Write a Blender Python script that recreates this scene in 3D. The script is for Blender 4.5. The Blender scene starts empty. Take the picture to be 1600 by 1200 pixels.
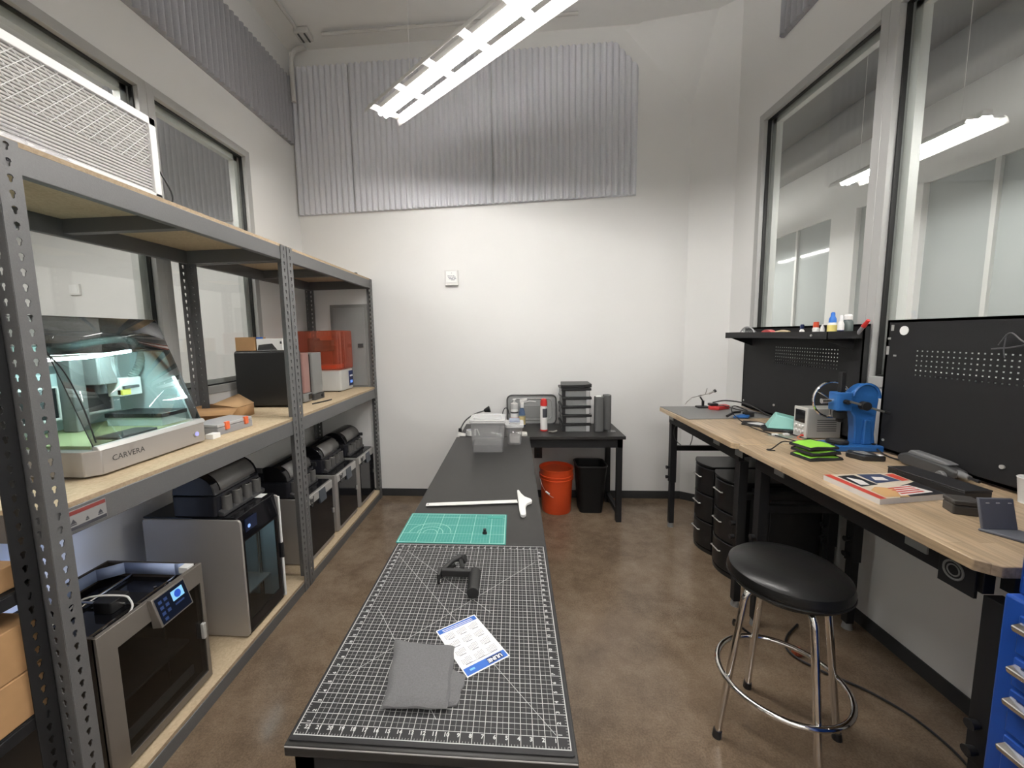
import bpy, math, random
from mathutils import Matrix, Vector
random.seed(7)
S = bpy.context.scene
COL = S.collection
PI = math.pi

# ---------------------------------------------------------------- camera, world, exposure
CAMROW = ((0.99685407, 0.07652165, -0.0206497),
          (-0.0121389, -0.11006046, -0.99385076),
          (-0.07832382, 0.99097484, -0.10878533))      # right, down, forward
cam_d = bpy.data.cameras.new('camera')
cam = bpy.data.objects.new('camera', cam_d)
COL.objects.link(cam)
r_, d_, f_ = [Vector(v) for v in CAMROW]
m = Matrix((r_, -d_, -f_)).transposed().to_4x4()
m.translation = Vector((0, 0, 1.59))
cam.matrix_world = m
cam_d.sensor_fit = 'HORIZONTAL'
cam_d.sensor_width = 36.0
cam_d.lens = 626.6 / 1600 * 36.0
cam_d.shift_x = (800 - 754.8) / 1600
cam_d.shift_y = -(600 - 592.6) / 1600
cam_d.clip_start = 0.02
cam_d.clip_end = 60
S.camera = cam

wd = bpy.data.worlds.new('world')
S.world = wd
wd.use_nodes = True
wd.node_tree.nodes['Background'].inputs[0].default_value = (0.9, 0.95, 1.0, 1)
wd.node_tree.nodes['Background'].inputs[1].default_value = 0.02

S.view_settings.view_transform = 'Standard'
S.view_settings.look = 'None'
S.view_settings.gamma = 1.0
S.view_settings.use_curve_mapping = False
S.view_settings.exposure = 0.0
TUBE_POWER = 92.0        # lamp tubes, emission strength
LED_POWER = 110.0

# ---------------------------------------------------------------- materials
MATS = {}
def nt(name):
    mt = bpy.data.materials.new(name)
    mt.use_nodes = True
    t = mt.node_tree
    return mt, t, t.nodes['Principled BSDF'], t.nodes['Material Output']

def pm(name, col, rough=0.5, metal=0.0, var=0.06, scale=12.0, bump=0.0, bscale=80.0, coat=0.0, spec=0.5, trans=0.0, ior=1.45):
    """plain surface: colour with a slight procedural mottling, optional fine relief"""
    if name in MATS:
        return MATS[name]
    mt, t, p, o = nt(name)
    p.inputs['Roughness'].default_value = rough
    p.inputs['Metallic'].default_value = metal
    p.inputs['Specular IOR Level'].default_value = spec
    p.inputs['Coat Weight'].default_value = coat
    p.inputs['Transmission Weight'].default_value = trans
    p.inputs['IOR'].default_value = ior
    tc = t.nodes.new('ShaderNodeTexCoord')
    n = t.nodes.new('ShaderNodeTexNoise')
    n.inputs['Scale'].default_value = scale
    n.inputs['Detail'].default_value = 4
    t.links.new(tc.outputs['Object'], n.inputs['Vector'])
    mx = t.nodes.new('ShaderNodeMix')
    mx.data_type = 'RGBA'
    mx.inputs[6].default_value = (*[c * (1 - var) for c in col], 1)
    mx.inputs[7].default_value = (*[min(1, c * (1 + var)) for c in col], 1)
    t.links.new(n.outputs['Fac'], mx.inputs[0])
    t.links.new(mx.outputs[2], p.inputs['Base Color'])
    if bump:
        n2 = t.nodes.new('ShaderNodeTexNoise')
        n2.inputs['Scale'].default_value = bscale
        n2.inputs['Detail'].default_value = 3
        t.links.new(tc.outputs['Object'], n2.inputs['Vector'])
        b = t.nodes.new('ShaderNodeBump')
        b.inputs['Strength'].default_value = bump
        b.inputs['Distance'].default_value = 0.003
        t.links.new(n2.outputs['Fac'], b.inputs['Height'])
        t.links.new(b.outputs['Normal'], p.inputs['Normal'])
    MATS[name] = mt
    return mt

def em(name, col, strength):
    if name in MATS:
        return MATS[name]
    mt, t, p, o = nt(name)
    p.inputs['Base Color'].default_value = (*col, 1)
    p.inputs['Emission Color'].default_value = (*col, 1)
    p.inputs['Emission Strength'].default_value = strength
    p.inputs['Specular IOR Level'].default_value = 0.1
    MATS[name] = mt
    return mt

def glass(name, tint=(0.9, 0.95, 0.93), refl=1.0, rough=0.0, ior=1.5, frost=0.0):
    """thin clear or tinted sheet: see-through plus a fresnel reflection, optionally a little milky"""
    if name in MATS:
        return MATS[name]
    mt, t, p, o = nt(name)
    tr = t.nodes.new('ShaderNodeBsdfTransparent')
    tr.inputs[0].default_value = (*[c ** 0.5 for c in tint], 1)   # two faces per sheet
    gl = t.nodes.new('ShaderNodeBsdfGlossy')
    gl.inputs['Roughness'].default_value = rough
    gl.inputs['Color'].default_value = (refl, refl, refl, 1)
    fr = t.nodes.new('ShaderNodeFresnel')
    ge = t.nodes.new('ShaderNodeNewGeometry')          # same reflectance on both faces of the sheet
    io = t.nodes.new('ShaderNodeMix')
    io.inputs[2].default_value = ior
    io.inputs[3].default_value = 1.0 / ior
    t.links.new(ge.outputs['Backfacing'], io.inputs[0])
    t.links.new(io.outputs[0], fr.inputs['IOR'])
    mx = t.nodes.new('ShaderNodeMixShader')
    t.links.new(fr.outputs[0], mx.inputs[0])
    src = tr.outputs[0]
    if frost:
        df = t.nodes.new('ShaderNodeBsdfDiffuse')
        df.inputs['Color'].default_value = (*tint, 1)
        m2 = t.nodes.new('ShaderNodeMixShader')
        m2.inputs[0].default_value = 1 - (1 - frost) ** 0.5
        t.links.new(tr.outputs[0], m2.inputs[1])
        t.links.new(df.outputs[0], m2.inputs[2])
        src = m2.outputs[0]
    t.links.new(src, mx.inputs[1])
    t.links.new(gl.outputs[0], mx.inputs[2])
    t.links.new(mx.outputs[0], o.inputs['Surface'])
    MATS[name] = mt
    return mt

def wood(name, c1, c2, along='y', stave=0.045, length=0.7, rough=0.4, contrast=0.5):
    """butcher-block or chipboard style wood, colour only"""
    if name in MATS:
        return MATS[name]
    mt, t, p, o = nt(name)
    p.inputs['Roughness'].default_value = rough
    tc = t.nodes.new('ShaderNodeTexCoord')
    mp = t.nodes.new('ShaderNodeMapping')
    if along == 'y':
        mp.inputs['Rotation'].default_value = (0, 0, PI / 2)
    t.links.new(tc.outputs['Object'], mp.inputs['Vector'])
    br = t.nodes.new('ShaderNodeTexBrick')
    br.inputs['Scale'].default_value = 1.0
    br.inputs['Brick Width'].default_value = length
    br.inputs['Row Height'].default_value = stave
    br.inputs['Mortar Size'].default_value = 0.0006
    br.inputs['Color1'].default_value = (*c1, 1)
    br.inputs['Color2'].default_value = (*c2, 1)
    br.inputs['Mortar'].default_value = (*[c * 0.8 for c in c2], 1)
    br.inputs['Bias'].default_value = -0.1
    t.links.new(mp.outputs[0], br.inputs['Vector'])
    m2 = t.nodes.new('ShaderNodeMapping')
    m2.inputs['Scale'].default_value = (6, 90, 90) if along == 'x' else (6, 90, 90)
    t.links.new(mp.outputs[0], m2.inputs['Vector'])
    n = t.nodes.new('ShaderNodeTexNoise')
    n.inputs['Scale'].default_value = 1.0
    n.inputs['Detail'].default_value = 5
    t.links.new(m2.outputs[0], n.inputs['Vector'])
    rp = t.nodes.new('ShaderNodeValToRGB')
    rp.color_ramp.elements[0].position = 0.3
    rp.color_ramp.elements[0].color = (1 - contrast * 0.5,) * 3 + (1,)
    rp.color_ramp.elements[1].position = 0.7
    rp.color_ramp.elements[1].color = (1, 1, 1, 1)
    t.links.new(n.outputs['Fac'], rp.inputs[0])
    mx = t.nodes.new('ShaderNodeMix')
    mx.data_type = 'RGBA'
    mx.blend_type = 'MULTIPLY'
    mx.inputs[0].default_value = 1
    t.links.new(br.outputs['Color'], mx.inputs[6])
    t.links.new(rp.outputs[0], mx.inputs[7])
    t.links.new(mx.outputs[2], p.inputs['Base Color'])
    MATS[name] = mt
    return mt

def chip(name, c1, c2, scale=60, rough=0.75):
    """particle board: speckled"""
    if name in MATS:
        return MATS[name]
    mt, t, p, o = nt(name)
    p.inputs['Roughness'].default_value = rough
    tc = t.nodes.new('ShaderNodeTexCoord')
    v = t.nodes.new('ShaderNodeTexVoronoi')
    v.inputs['Scale'].default_value = scale
    t.links.new(tc.outputs['Object'], v.inputs['Vector'])
    n = t.nodes.new('ShaderNodeTexNoise')
    n.inputs['Scale'].default_value = 5
    t.links.new(tc.outputs['Object'], n.inputs['Vector'])
    ad = t.nodes.new('ShaderNodeMath')
    ad.operation = 'MULTIPLY_ADD'
    ad.inputs[1].default_value = 0.6
    t.links.new(v.outputs['Color'], ad.inputs[0])
    sb = t.nodes.new('ShaderNodeMath')
    sb.operation = 'MULTIPLY'
    sb.inputs[1].default_value = 0.4
    t.links.new(n.outputs['Fac'], sb.inputs[0])
    t.links.new(sb.outputs[0], ad.inputs[2])
    mx = t.nodes.new('ShaderNodeMix')
    mx.data_type = 'RGBA'
    mx.inputs[6].default_value = (*c1, 1)
    mx.inputs[7].default_value = (*c2, 1)
    t.links.new(ad.outputs[0], mx.inputs[0])
    t.links.new(mx.outputs[2], p.inputs['Base Color'])
    MATS[name] = mt
    return mt

def concrete():
    mt, t, p, o = nt('polished_concrete')
    tc = t.nodes.new('ShaderNodeTexCoord')
    def noise(scale, detail, dist=0.0, rough=0.55):
        n = t.nodes.new('ShaderNodeTexNoise')
        n.inputs['Scale'].default_value = scale
        n.inputs['Detail'].default_value = detail
        n.inputs['Distortion'].default_value = dist
        n.inputs['Roughness'].default_value = rough
        t.links.new(tc.outputs['Object'], n.inputs['Vector'])
        return n
    a = noise(1.3, 8, 0.15, 0.66)
    b = noise(7, 8, 0.1, 0.75)
    c = noise(140, 2)
    r1 = t.nodes.new('ShaderNodeValToRGB')
    e = r1.color_ramp.elements
    e[0].position, e[0].color = 0.37, (0.112, 0.080, 0.054, 1)
    e[1].position, e[1].color = 0.645, (0.262, 0.200, 0.140, 1)
    k = e.new(0.5); k.color = (0.190, 0.138, 0.093, 1)
    mxf = t.nodes.new('ShaderNodeMix')
    mxf.inputs[0].default_value = 0.45
    t.links.new(a.outputs['Fac'], mxf.inputs[2])
    t.links.new(b.outputs['Fac'], mxf.inputs[3])
    t.links.new(mxf.outputs[0], r1.inputs[0])
    sp = t.nodes.new('ShaderNodeValToRGB')
    sp.color_ramp.elements[0].position = 0.35
    sp.color_ramp.elements[0].color = (0.82, 0.82, 0.82, 1)
    sp.color_ramp.elements[1].position = 0.68
    sp.color_ramp.elements[1].color = (1.12, 1.12, 1.12, 1)
    t.links.new(c.outputs['Fac'], sp.inputs[0])
    mx = t.nodes.new('ShaderNodeMix')
    mx.data_type = 'RGBA'; mx.blend_type = 'MULTIPLY'
    mx.inputs[0].default_value = 1
    t.links.new(r1.outputs[0], mx.inputs[6])
    t.links.new(sp.outputs[0], mx.inputs[7])
    t.links.new(mx.outputs[2], p.inputs['Base Color'])
    rr = t.nodes.new('ShaderNodeMapRange')
    rr.inputs['To Min'].default_value = 0.07
    rr.inputs['To Max'].default_value = 0.30
    t.links.new(b.outputs['Fac'], rr.inputs['Value'])
    t.links.new(rr.outputs[0], p.inputs['Roughness'])
    p.inputs['Specular IOR Level'].default_value = 0.5
    MATS['polished_concrete'] = mt
    return mt

def gridmat(name, base, line, w, h, fine, major, fw, mw, margin, diag=(), rough=0.55, fade=0.55, arcs=None):
    """printed cutting mat: object coordinates, (0,0) at the printed frame's corner"""
    mt, t, p, o = nt(name)
    p.inputs['Roughness'].default_value = rough
    p.inputs['Specular IOR Level'].default_value = 0.2
    tc = t.nodes.new('ShaderNodeTexCoord')
    sx = t.nodes.new('ShaderNodeSeparateXYZ')
    t.links.new(tc.outputs['Object'], sx.inputs[0])
    def M(op, a, b=None, c=None):
        n = t.nodes.new('ShaderNodeMath'); n.operation = op
        for i, v in enumerate((a, b, c)):
            if v is None: continue
            if isinstance(v, (int, float)): n.inputs[i].default_value = v
            else: t.links.new(v, n.inputs[i])
        return n.outputs[0]
    X, Y = sx.outputs[0], sx.outputs[1]
    def lines(v, per, wid):
        q = M('PINGPONG', v, per / 2.0)
        return M('LESS_THAN', q, wid / 2.0)
    def between(v, lo, hi):
        return M('MULTIPLY', M('GREATER_THAN', v, lo), M('LESS_THAN', v, hi))
    inside = M('MULTIPLY', between(X, -mw / 2, w + mw / 2), between(Y, -mw / 2, h + mw / 2))
    inner = M('MULTIPLY', between(X, margin, w - margin + mw), between(Y, margin, h - margin + mw))
    fineL = M('MULTIPLY', M('MAXIMUM', lines(X, fine, fw), lines(Y, fine, fw)), inner)
    majL = M('MULTIPLY', M('MAXIMUM', lines(X, major, mw), lines(Y, major, mw)), inside)
    frame = M('MULTIPLY', inside, M('SUBTRACT', 1.0, M('MULTIPLY', between(X, mw, w - mw), between(Y, mw, h - mw))))
    tick = M('MULTIPLY', M('MULTIPLY', lines(X, major / 4, fw), inside),
             M('MAXIMUM', M('LESS_THAN', Y, margin * 0.22), M('GREATER_THAN', Y, h - margin * 0.22)))
    tick2 = M('MULTIPLY', M('MULTIPLY', lines(Y, major / 4, fw), inside),
              M('MAXIMUM', M('LESS_THAN', X, margin * 0.22), M('GREATER_THAN', X, w - margin * 0.22)))
    f = M('MAXIMUM', M('MULTIPLY', fineL, fade), M('MAXIMUM', majL, frame))
    f = M('MAXIMUM', f, M('MULTIPLY', M('MAXIMUM', tick, tick2), 0.7))
    for (x0, y0, x1, y1) in diag:
        L = math.hypot(x1 - x0, y1 - y0)
        nx, ny = -(y1 - y0) / L, (x1 - x0) / L
        dd = M('ABSOLUTE', M('ADD', M('MULTIPLY', X, nx), M('MULTIPLY_ADD', Y, ny, -(nx * x0 + ny * y0))))
        on = M('MULTIPLY', M('LESS_THAN', dd, mw * 0.45), M('MULTIPLY', between(X, min(x0, x1), max(x0, x1)), inside))
        f = M('MAXIMUM', f, M('MULTIPLY', on, 0.85))
    for (ax, ay, rr) in (arcs or ()):
        dx = M('SUBTRACT', X, ax); dy = M('SUBTRACT', Y, ay)
        ds = M('SQRT', M('ADD', M('MULTIPLY', dx, dx), M('MULTIPLY', dy, dy)))
        on = M('MULTIPLY', M('LESS_THAN', M('ABSOLUTE', M('SUBTRACT', ds, rr)), mw * 0.6), M('MULTIPLY', inside, M('GREATER_THAN', dy, 0)))
        f = M('MAXIMUM', f, on)
    mx = t.nodes.new('ShaderNodeMix'); mx.data_type = 'RGBA'
    mx.inputs[6].default_value = (*base, 1)
    mx.inputs[7].default_value = (*line, 1)
    t.links.new(f, mx.inputs[0])
    t.links.new(mx.outputs[2], p.inputs['Base Color'])
    MATS[name] = mt
    return mt

WALL = pm('white_wall_paint', (0.79, 0.785, 0.77), 0.6, var=0.02, scale=3, bump=0.05, bscale=220)
CEIL = pm('ceiling_paint', (0.80, 0.795, 0.78), 0.7, var=0.02)
BASE = pm('black_rubber_base', (0.035, 0.036, 0.037), 0.5)
FLOOR = concrete()
ALU = pm('grey_window_frame', (0.42, 0.42, 0.41), 0.4, metal=0.1, var=0.03)
ALUL = pm('light_window_frame', (0.62, 0.63, 0.61), 0.4, metal=0.1, var=0.03)
GASK = pm('black_gasket', (0.012, 0.012, 0.012), 0.5)
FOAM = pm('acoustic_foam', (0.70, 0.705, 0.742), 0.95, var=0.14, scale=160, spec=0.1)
FOAM_SHADE = pm('shade_tinted_foam', (0.36, 0.36, 0.38), 0.95, var=0.14, scale=160, spec=0.1)  # foam darkened in colour, painting in the shade past the lamp's cutoff
STEEL = pm('hammered_grey_steel', (0.15, 0.15, 0.15), 0.46, metal=0.25, var=0.12, scale=220, bump=0.15, bscale=240)
CHIP = chip('particle_board', (0.46, 0.35, 0.215), (0.66, 0.54, 0.37), 110)
CHIPE = chip('board_edge', (0.28, 0.20, 0.12), (0.48, 0.37, 0.25), 160)
BLACK = pm('black_plastic', (0.016, 0.016, 0.017), 0.42)
BLACKM = pm('black_metal', (0.016, 0.016, 0.017), 0.5, spec=0.3)
BLACKG = pm('black_gloss', (0.008, 0.008, 0.010), 0.08)
DARK = pm('dark_grey_plastic', (0.055, 0.055, 0.056), 0.5)
GREY = pm('grey_plastic', (0.22, 0.22, 0.215), 0.5)
SILV = pm('silver_shell', (0.36, 0.345, 0.33), 0.36, metal=0.45, var=0.04)
LSILV = pm('light_silver', (0.52, 0.51, 0.49), 0.35, metal=0.35, var=0.04)
CHROME = pm('chrome', (0.82, 0.80, 0.77), 0.10, metal=1.0, var=0.02)
WHITE = pm('white_plastic', (0.78, 0.77, 0.75), 0.4, var=0.02)
DESK = pm('black_desk_laminate', (0.026, 0.025, 0.024), 0.38, var=0.12, scale=40, spec=0.33)
WOODT = wood('butcher_block', (0.64, 0.485, 0.32), (0.50, 0.36, 0.22), 'y', 0.042, 0.45, 0.38, 0.75)
WOODE = wood('butcher_block_edge', (0.50, 0.35, 0.21), (0.42, 0.28, 0.16), 'y', 0.05, 0.6, 0.5)
CARD = pm('cardboard', (0.42, 0.245, 0.115), 0.85, var=0.10, scale=25)
BLUE = pm('blue_machine_paint', (0.024, 0.118, 0.35), 0.32, var=0.05)
TBLUE = pm('blue_tool_chest_paint', (0.012, 0.065, 0.33), 0.3, var=0.04)
RED = pm('red_plastic', (0.55, 0.03, 0.025), 0.4)
ORANGE = pm('orange_bucket', (0.66, 0.075, 0.018), 0.38)
CLEARG = glass('window_glass', (0.90, 0.925, 0.91))
CLEARP = glass('clear_plastic', (0.90, 0.90, 0.90), frost=0.16, ior=1.4)
SMOKE = glass('smoked_acrylic', (0.26, 0.275, 0.28), frost=0.03, ior=1.4)
FRONTG = glass('lid_front_acrylic', (0.72, 0.78, 0.78), ior=1.3)
DOORG = glass('dark_door_glass', (0.30, 0.32, 0.33))
AMBER = glass('orange_acrylic', (0.74, 0.19, 0.10), frost=0.40)
CLOTHG = pm('grey_microfibre', (0.165, 0.165, 0.167), 0.95, var=0.22, scale=260, bump=0.6, bscale=600, spec=0.1)
LIME = pm('lime_fabric', (0.29, 0.66, 0.06), 0.75, var=0.1, scale=120)
MINT = pm('mint_plastic', (0.30, 0.62, 0.56), 0.4)
PAPER = pm('white_paper', (0.86, 0.86, 0.85), 0.7, var=0.01)
PBLUE = pm('print_blue', (0.03, 0.13, 0.50), 0.6)
INK = pm('print_ink', (0.05, 0.05, 0.06), 0.7)
INKL = pm('print_ink_pale', (0.26, 0.26, 0.30), 0.7)
VINYL = pm('black_vinyl', (0.010, 0.010, 0.010), 0.30, var=0.15, bump=0.12, bscale=60, spec=0.35)

# ---------------------------------------------------------------- mesh builder
WL = {}
def wloc(o):
    return WL.get(o.name, Vector((0, 0, 0))) if o else Vector((0, 0, 0))

class G:
    def __init__(s):
        s.v = []; s.f = []
    def add(s, vs, fs):
        b = len(s.v)
        s.v += [tuple(v) for v in vs]
        s.f += [tuple(i + b for i in q) for q in fs]
        return s
    def box(s, x0, x1, y0, y1, z0, z1):
        if x0 > x1: x0, x1 = x1, x0
        if y0 > y1: y0, y1 = y1, y0
        if z0 > z1: z0, z1 = z1, z0
        return s.add([(x0, y0, z0), (x1, y0, z0), (x1, y1, z0), (x0, y1, z0), (x0, y0, z1), (x1, y0, z1), (x1, y1, z1), (x0, y1, z1)],
                     [(3, 2, 1, 0), (4, 5, 6, 7), (0, 1, 5, 4), (1, 2, 6, 5), (2, 3, 7, 6), (3, 0, 4, 7)])
    def prism(s, poly, axis, a, b):
        """polygon in the other two axes ((y,z) for x, (x,z) for y, (x,y) for z) pushed from a to b"""
        n = len(poly)
        def P(u, v, w):
            return {'x': (w, u, v), 'y': (u, w, v), 'z': (u, v, w)}[axis]
        vs = [P(u, v, a) for u, v in poly] + [P(u, v, b) for u, v in poly]
        fs = [tuple(range(n))[::-1], tuple(range(n, 2 * n))]
        fs += [(i, (i + 1) % n, n + (i + 1) % n, n + i) for i in range(n)]
        return s.add(vs, fs)
    def rbox(s, x0, x1, y0, y1, z0, z1, r, n=4, axis='z'):
        """box with rounded corners in plan"""
        lo = {'x': (y0, y1, z0, z1, x0, x1), 'y': (x0, x1, z0, z1, y0, y1), 'z': (x0, x1, y0, y1, z0, z1)}[axis]
        return s.prism(rrect(lo[0], lo[1], lo[2], lo[3], r, n), axis, lo[4], lo[5])
    def cyl(s, p0, p1, r0, r1=None, n=16, caps=True):
        r1 = r0 if r1 is None else r1
        p0, p1 = Vector(p0), Vector(p1)
        d = (p1 - p0).normalized()
        a = d.orthogonal().normalized(); b = d.cross(a)
        vs = []
        for p, r in ((p0, r0), (p1, r1)):
            for i in range(n):
                t = 2 * PI * i / n
                vs.append(p + (a * math.cos(t) + b * math.sin(t)) * r)
        fs = [(i, (i + 1) % n, n + (i + 1) % n, n + i) for i in range(n)]
        if caps:
            fs += [tuple(range(n))[::-1], tuple(range(n, 2 * n))]
        return s.add(vs, fs)
    def tube(s, pts, r, n=8, closed=False, caps=True):
        pts = [Vector(p) for p in pts]
        N = len(pts)
        rs = r if isinstance(r, (list, tuple)) else [r] * N
        vs = []; prev = None
        for i, p in enumerate(pts):
            if closed: d = pts[(i + 1) % N] - pts[i - 1]
            elif i == 0: d = pts[1] - p
            elif i == N - 1: d = p - pts[-2]
            else: d = pts[i + 1] - pts[i - 1]
            d = d.normalized()
            if prev is None:
                a = d.orthogonal().normalized()
            else:
                a = prev - d * prev.dot(d)
                a = a.normalized() if a.length > 1e-6 else d.orthogonal().normalized()
            prev = a
            b = d.cross(a)
            for k in range(n):
                t = 2 * PI * k / n
                vs.append(p + (a * math.cos(t) + b * math.sin(t)) * rs[i])
        fs = []
        for i in range(N if closed else N - 1):
            j = (i + 1) % N
            for k in range(n):
                fs.append((i * n + k, i * n + (k + 1) % n, j * n + (k + 1) % n, j * n + k))
        if caps and not closed:
            fs += [tuple(range(n))[::-1], tuple(range((N - 1) * n, N * n))]
        return s.add(vs, fs)
    def lathe(s, prof, c, n=32):
        """profile [(r, z)] turned about a vertical axis through c"""
        vs = []; fs = []
        for r, z in prof:
            for i in range(n):
                t = 2 * PI * i / n
                vs.append((c[0] + r * math.cos(t), c[1] + r * math.sin(t), c[2] + z))
        for j in range(len(prof) - 1):
            for i in range(n):
                fs.append((j * n + i, j * n + (i + 1) % n, (j + 1) * n + (i + 1) % n, (j + 1) * n + i))
        fs.append(tuple(range(n))[::-1])
        fs.append(tuple(range((len(prof) - 1) * n, len(prof) * n)))
        return s.add(vs, fs)
    def grid(s, P, nu, nv):
        vs = [P(i / nu, j / nv) for j in range(nv + 1) for i in range(nu + 1)]
        fs = [(j * (nu + 1) + i, j * (nu + 1) + i + 1, (j + 1) * (nu + 1) + i + 1, (j + 1) * (nu + 1) + i) for j in range(nv) for i in range(nu)]
        return s.add(vs, fs)
    def mat(s, M4):
        s.v = [tuple(M4 @ Vector(v)) for v in s.v]
        return s
    def mesh(s, name, off=Vector((0, 0, 0)), smooth=True, angle=0.6):
        me = bpy.data.meshes.new(name)
        me.from_pydata([(a - off.x, b - off.y, c - off.z) for a, b, c in s.v], [], s.f)
        me.validate()
        if smooth:
            me.polygons.foreach_set('use_smooth', [True] * len(me.polygons))
            me.set_sharp_from_angle(angle=angle)
        me.update()
        return me
    def build(s, name, mat, parent=None, local=False, bevel=0.0, solid=0.0, seg=2, angle=0.6, origin=None):
        off = Vector((0, 0, 0))
        if parent is not None and not local:
            off = wloc(parent)
        elif parent is None:
            if origin is not None:
                off = Vector(origin)
            else:
                xs, ys, zs = zip(*s.v)
                off = Vector(((min(xs) + max(xs)) / 2, (min(ys) + max(ys)) / 2, min(zs)))
        me = s.mesh(name, off, angle=angle)
        me.materials.append(mat)
        o = bpy.data.objects.new(name, me)
        COL.objects.link(o)
        if parent is not None:
            o.parent = parent
            WL[o.name] = wloc(parent)
        else:
            o.location = off
            WL[o.name] = off
        if solid:
            md = o.modifiers.new('thickness', 'SOLIDIFY'); md.thickness = solid; md.offset = 0
        if bevel:
            md = o.modifiers.new('bevel', 'BEVEL'); md.width = bevel; md.segments = seg
            md.limit_method = 'ANGLE'; md.angle_limit = 0.7
        return o

def rrect(x0, x1, y0, y1, r, n=4):
    pts = []
    for cx, cy, a0 in ((x1 - r, y1 - r, 0), (x0 + r, y1 - r, PI / 2), (x0 + r, y0 + r, PI), (x1 - r, y0 + r, 1.5 * PI)):
        for i in range(n + 1):
            a = a0 + PI / 2 * i / n
            pts.append((cx + r * math.cos(a), cy + r * math.sin(a)))
    return pts

def inst(name, me, mat, parent, loc=(0, 0, 0), rot=(0, 0, 0), solid=0.0):
    if not me.materials:
        me.materials.append(mat)
    o = bpy.data.objects.new(name, me)
    COL.objects.link(o)
    o.parent = parent
    o.location = Vector(loc) - wloc(parent)
    o.rotation_euler = rot
    if solid:
        md = o.modifiers.new('thickness', 'SOLIDIFY'); md.thickness = solid; md.offset = 0
    WL[o.name] = wloc(parent)
    return o

def thing(name, label, cat, loc=(0, 0, 0), rotz=0.0, group=None):
    o = bpy.data.objects.new(name, None)
    o.empty_display_size = 0.05
    COL.objects.link(o)
    o.location = loc
    o.rotation_euler = (0, 0, rotz)
    o['label'] = label; o['category'] = cat
    if group: o['group'] = group
    WL[o.name] = Vector(loc)
    return o

def tag(o, label, cat, group=None):
    o['label'] = label; o['category'] = cat
    if group: o['group'] = group
    return o

def struct(o):
    o['kind'] = 'structure'
    return o

def copy_tree(o, parent=None):
    c = o.copy(); COL.objects.link(c)
    if parent: c.parent = parent
    for ch in list(o.children):
        copy_tree(ch, c)
    return c

def spline(pts, k=8):
    """Catmull-Rom through pts"""
    P = [Vector(p) for p in pts]
    P = [P[0] * 2 - P[1]] + P + [P[-1] * 2 - P[-2]]
    out = []
    for i in range(1, len(P) - 2):
        for j in range(k):
            t = j / k
            a, b, c, d = P[i - 1], P[i], P[i + 1], P[i + 2]
            out.append(0.5 * ((2 * b) + (c - a) * t + (2 * a - 5 * b + 4 * c - d) * t * t + (3 * b - a - 3 * c + d) * t ** 3))
    out.append(P[-2])
    return out

def text_geo(body, size, bold=0.0):
    cu = bpy.data.curves.new('txt', 'FONT')
    cu.body = body; cu.size = size; cu.align_x = 'CENTER'; cu.align_y = 'CENTER'
    cu.offset = bold
    cu.resolution_u = 2
    ob = bpy.data.objects.new('txt', cu)
    COL.objects.link(ob)
    dg = bpy.context.evaluated_depsgraph_get()
    dg.update()
    me = bpy.data.meshes.new_from_object(ob.evaluated_get(dg))
    g = ([tuple(v.co) for v in me.vertices], [tuple(p.vertices) for p in me.polygons])
    bpy.data.objects.remove(ob); bpy.data.curves.remove(cu); bpy.data.meshes.remove(me)
    return g

def put_text(g, body, size, M4, bold=0.0):
    v, f = text_geo(body, size, bold)
    g.add([tuple(M4 @ Vector(p)) for p in v], f)

def frame_mat(o, ux, uy):
    """matrix placing text: origin o, x axis ux, y axis uy"""
    ux = Vector(ux).normalized(); uy = Vector(uy).normalized(); uz = ux.cross(uy)
    M4 = Matrix((ux, uy, uz)).transposed().to_4x4()
    M4.translation = Vector(o)
    return M4

# ================================================================ THE ROOM
XL, XR, YB, YR, ZC = -2.02, 1.84, 3.82, -1.7, 4.2
XNL, XNR, YNR = -5.6, 4.1, 9.0           # the neighbouring rooms' far sides
WT = 0.12                                 # wall thickness

def wall_x(name, xin, xout, y0, y1, holes, z1=ZC):
    """wall across x with rectangular openings (y0,y1,z0,z1) that do not overlap in y"""
    g = G()
    y = y0
    for (a, b, c, d) in sorted(holes):
        if a > y: g.box(xin, xout, y, a, 0, z1)
        g.box(xin, xout, a, b, 0, c)
        g.box(xin, xout, a, b, d, z1)
        y = b
    g.box(xin, xout, y, y1, 0, z1)
    return struct(g.build(name, WALL))

struct(G().box(XNL, XNR, YR - 0.1, YNR, -0.1, 0).build('floor', FLOOR, origin=(0, 0, 0)))
struct(G().box(XNL, XR + WT, YR - 0.1, YB + WT, ZC, ZC + 0.1).build('ceiling', CEIL))
DECK = pm('grey_ceiling_deck', (0.33, 0.33, 0.325), 0.7)
struct(G().box(XR + WT, XNR, YR - 0.1, YNR, ZC, ZC + 0.1).build('ceiling', DECK))
struct(G().box(XNL, XR + WT, YB, YB + WT, 0, ZC).build('wall_back', WALL))
struct(G().box(XNL, XNR, YR - 0.1, YR, 0, ZC).build('wall_front', WALL))
LW = (-0.35, 3.10, 1.24, 3.02)            # left window opening
RW = (0.55, 3.30, 1.29, 3.15)             # right window opening
wall_x('wall_left', XL, XL - WT, YR, YB, [LW])
wall_x('wall_right', XR, XR + WT, YR, YNR, [RW])
struct(G().prism([(1.555, YB), (XR, 3.62), (XR, YB)], 'z', 0, ZC).build('wall_corner', WALL))
# sloped facet that closes the upper right corner
g = G(); A, B, C_ = (0.86, YB + 0.02, 4.13), (1.585, YB + 0.02, 3.31), (1.95, 3.66, 4.42)
TOP = (1.92, YB + 0.05, 4.15)
g.add([A, B, C_, TOP], [(0, 1, 2), (0, 2, 3), (0, 3, 1), (1, 3, 2)])
struct(g.build('trim_1', WALL))

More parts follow.
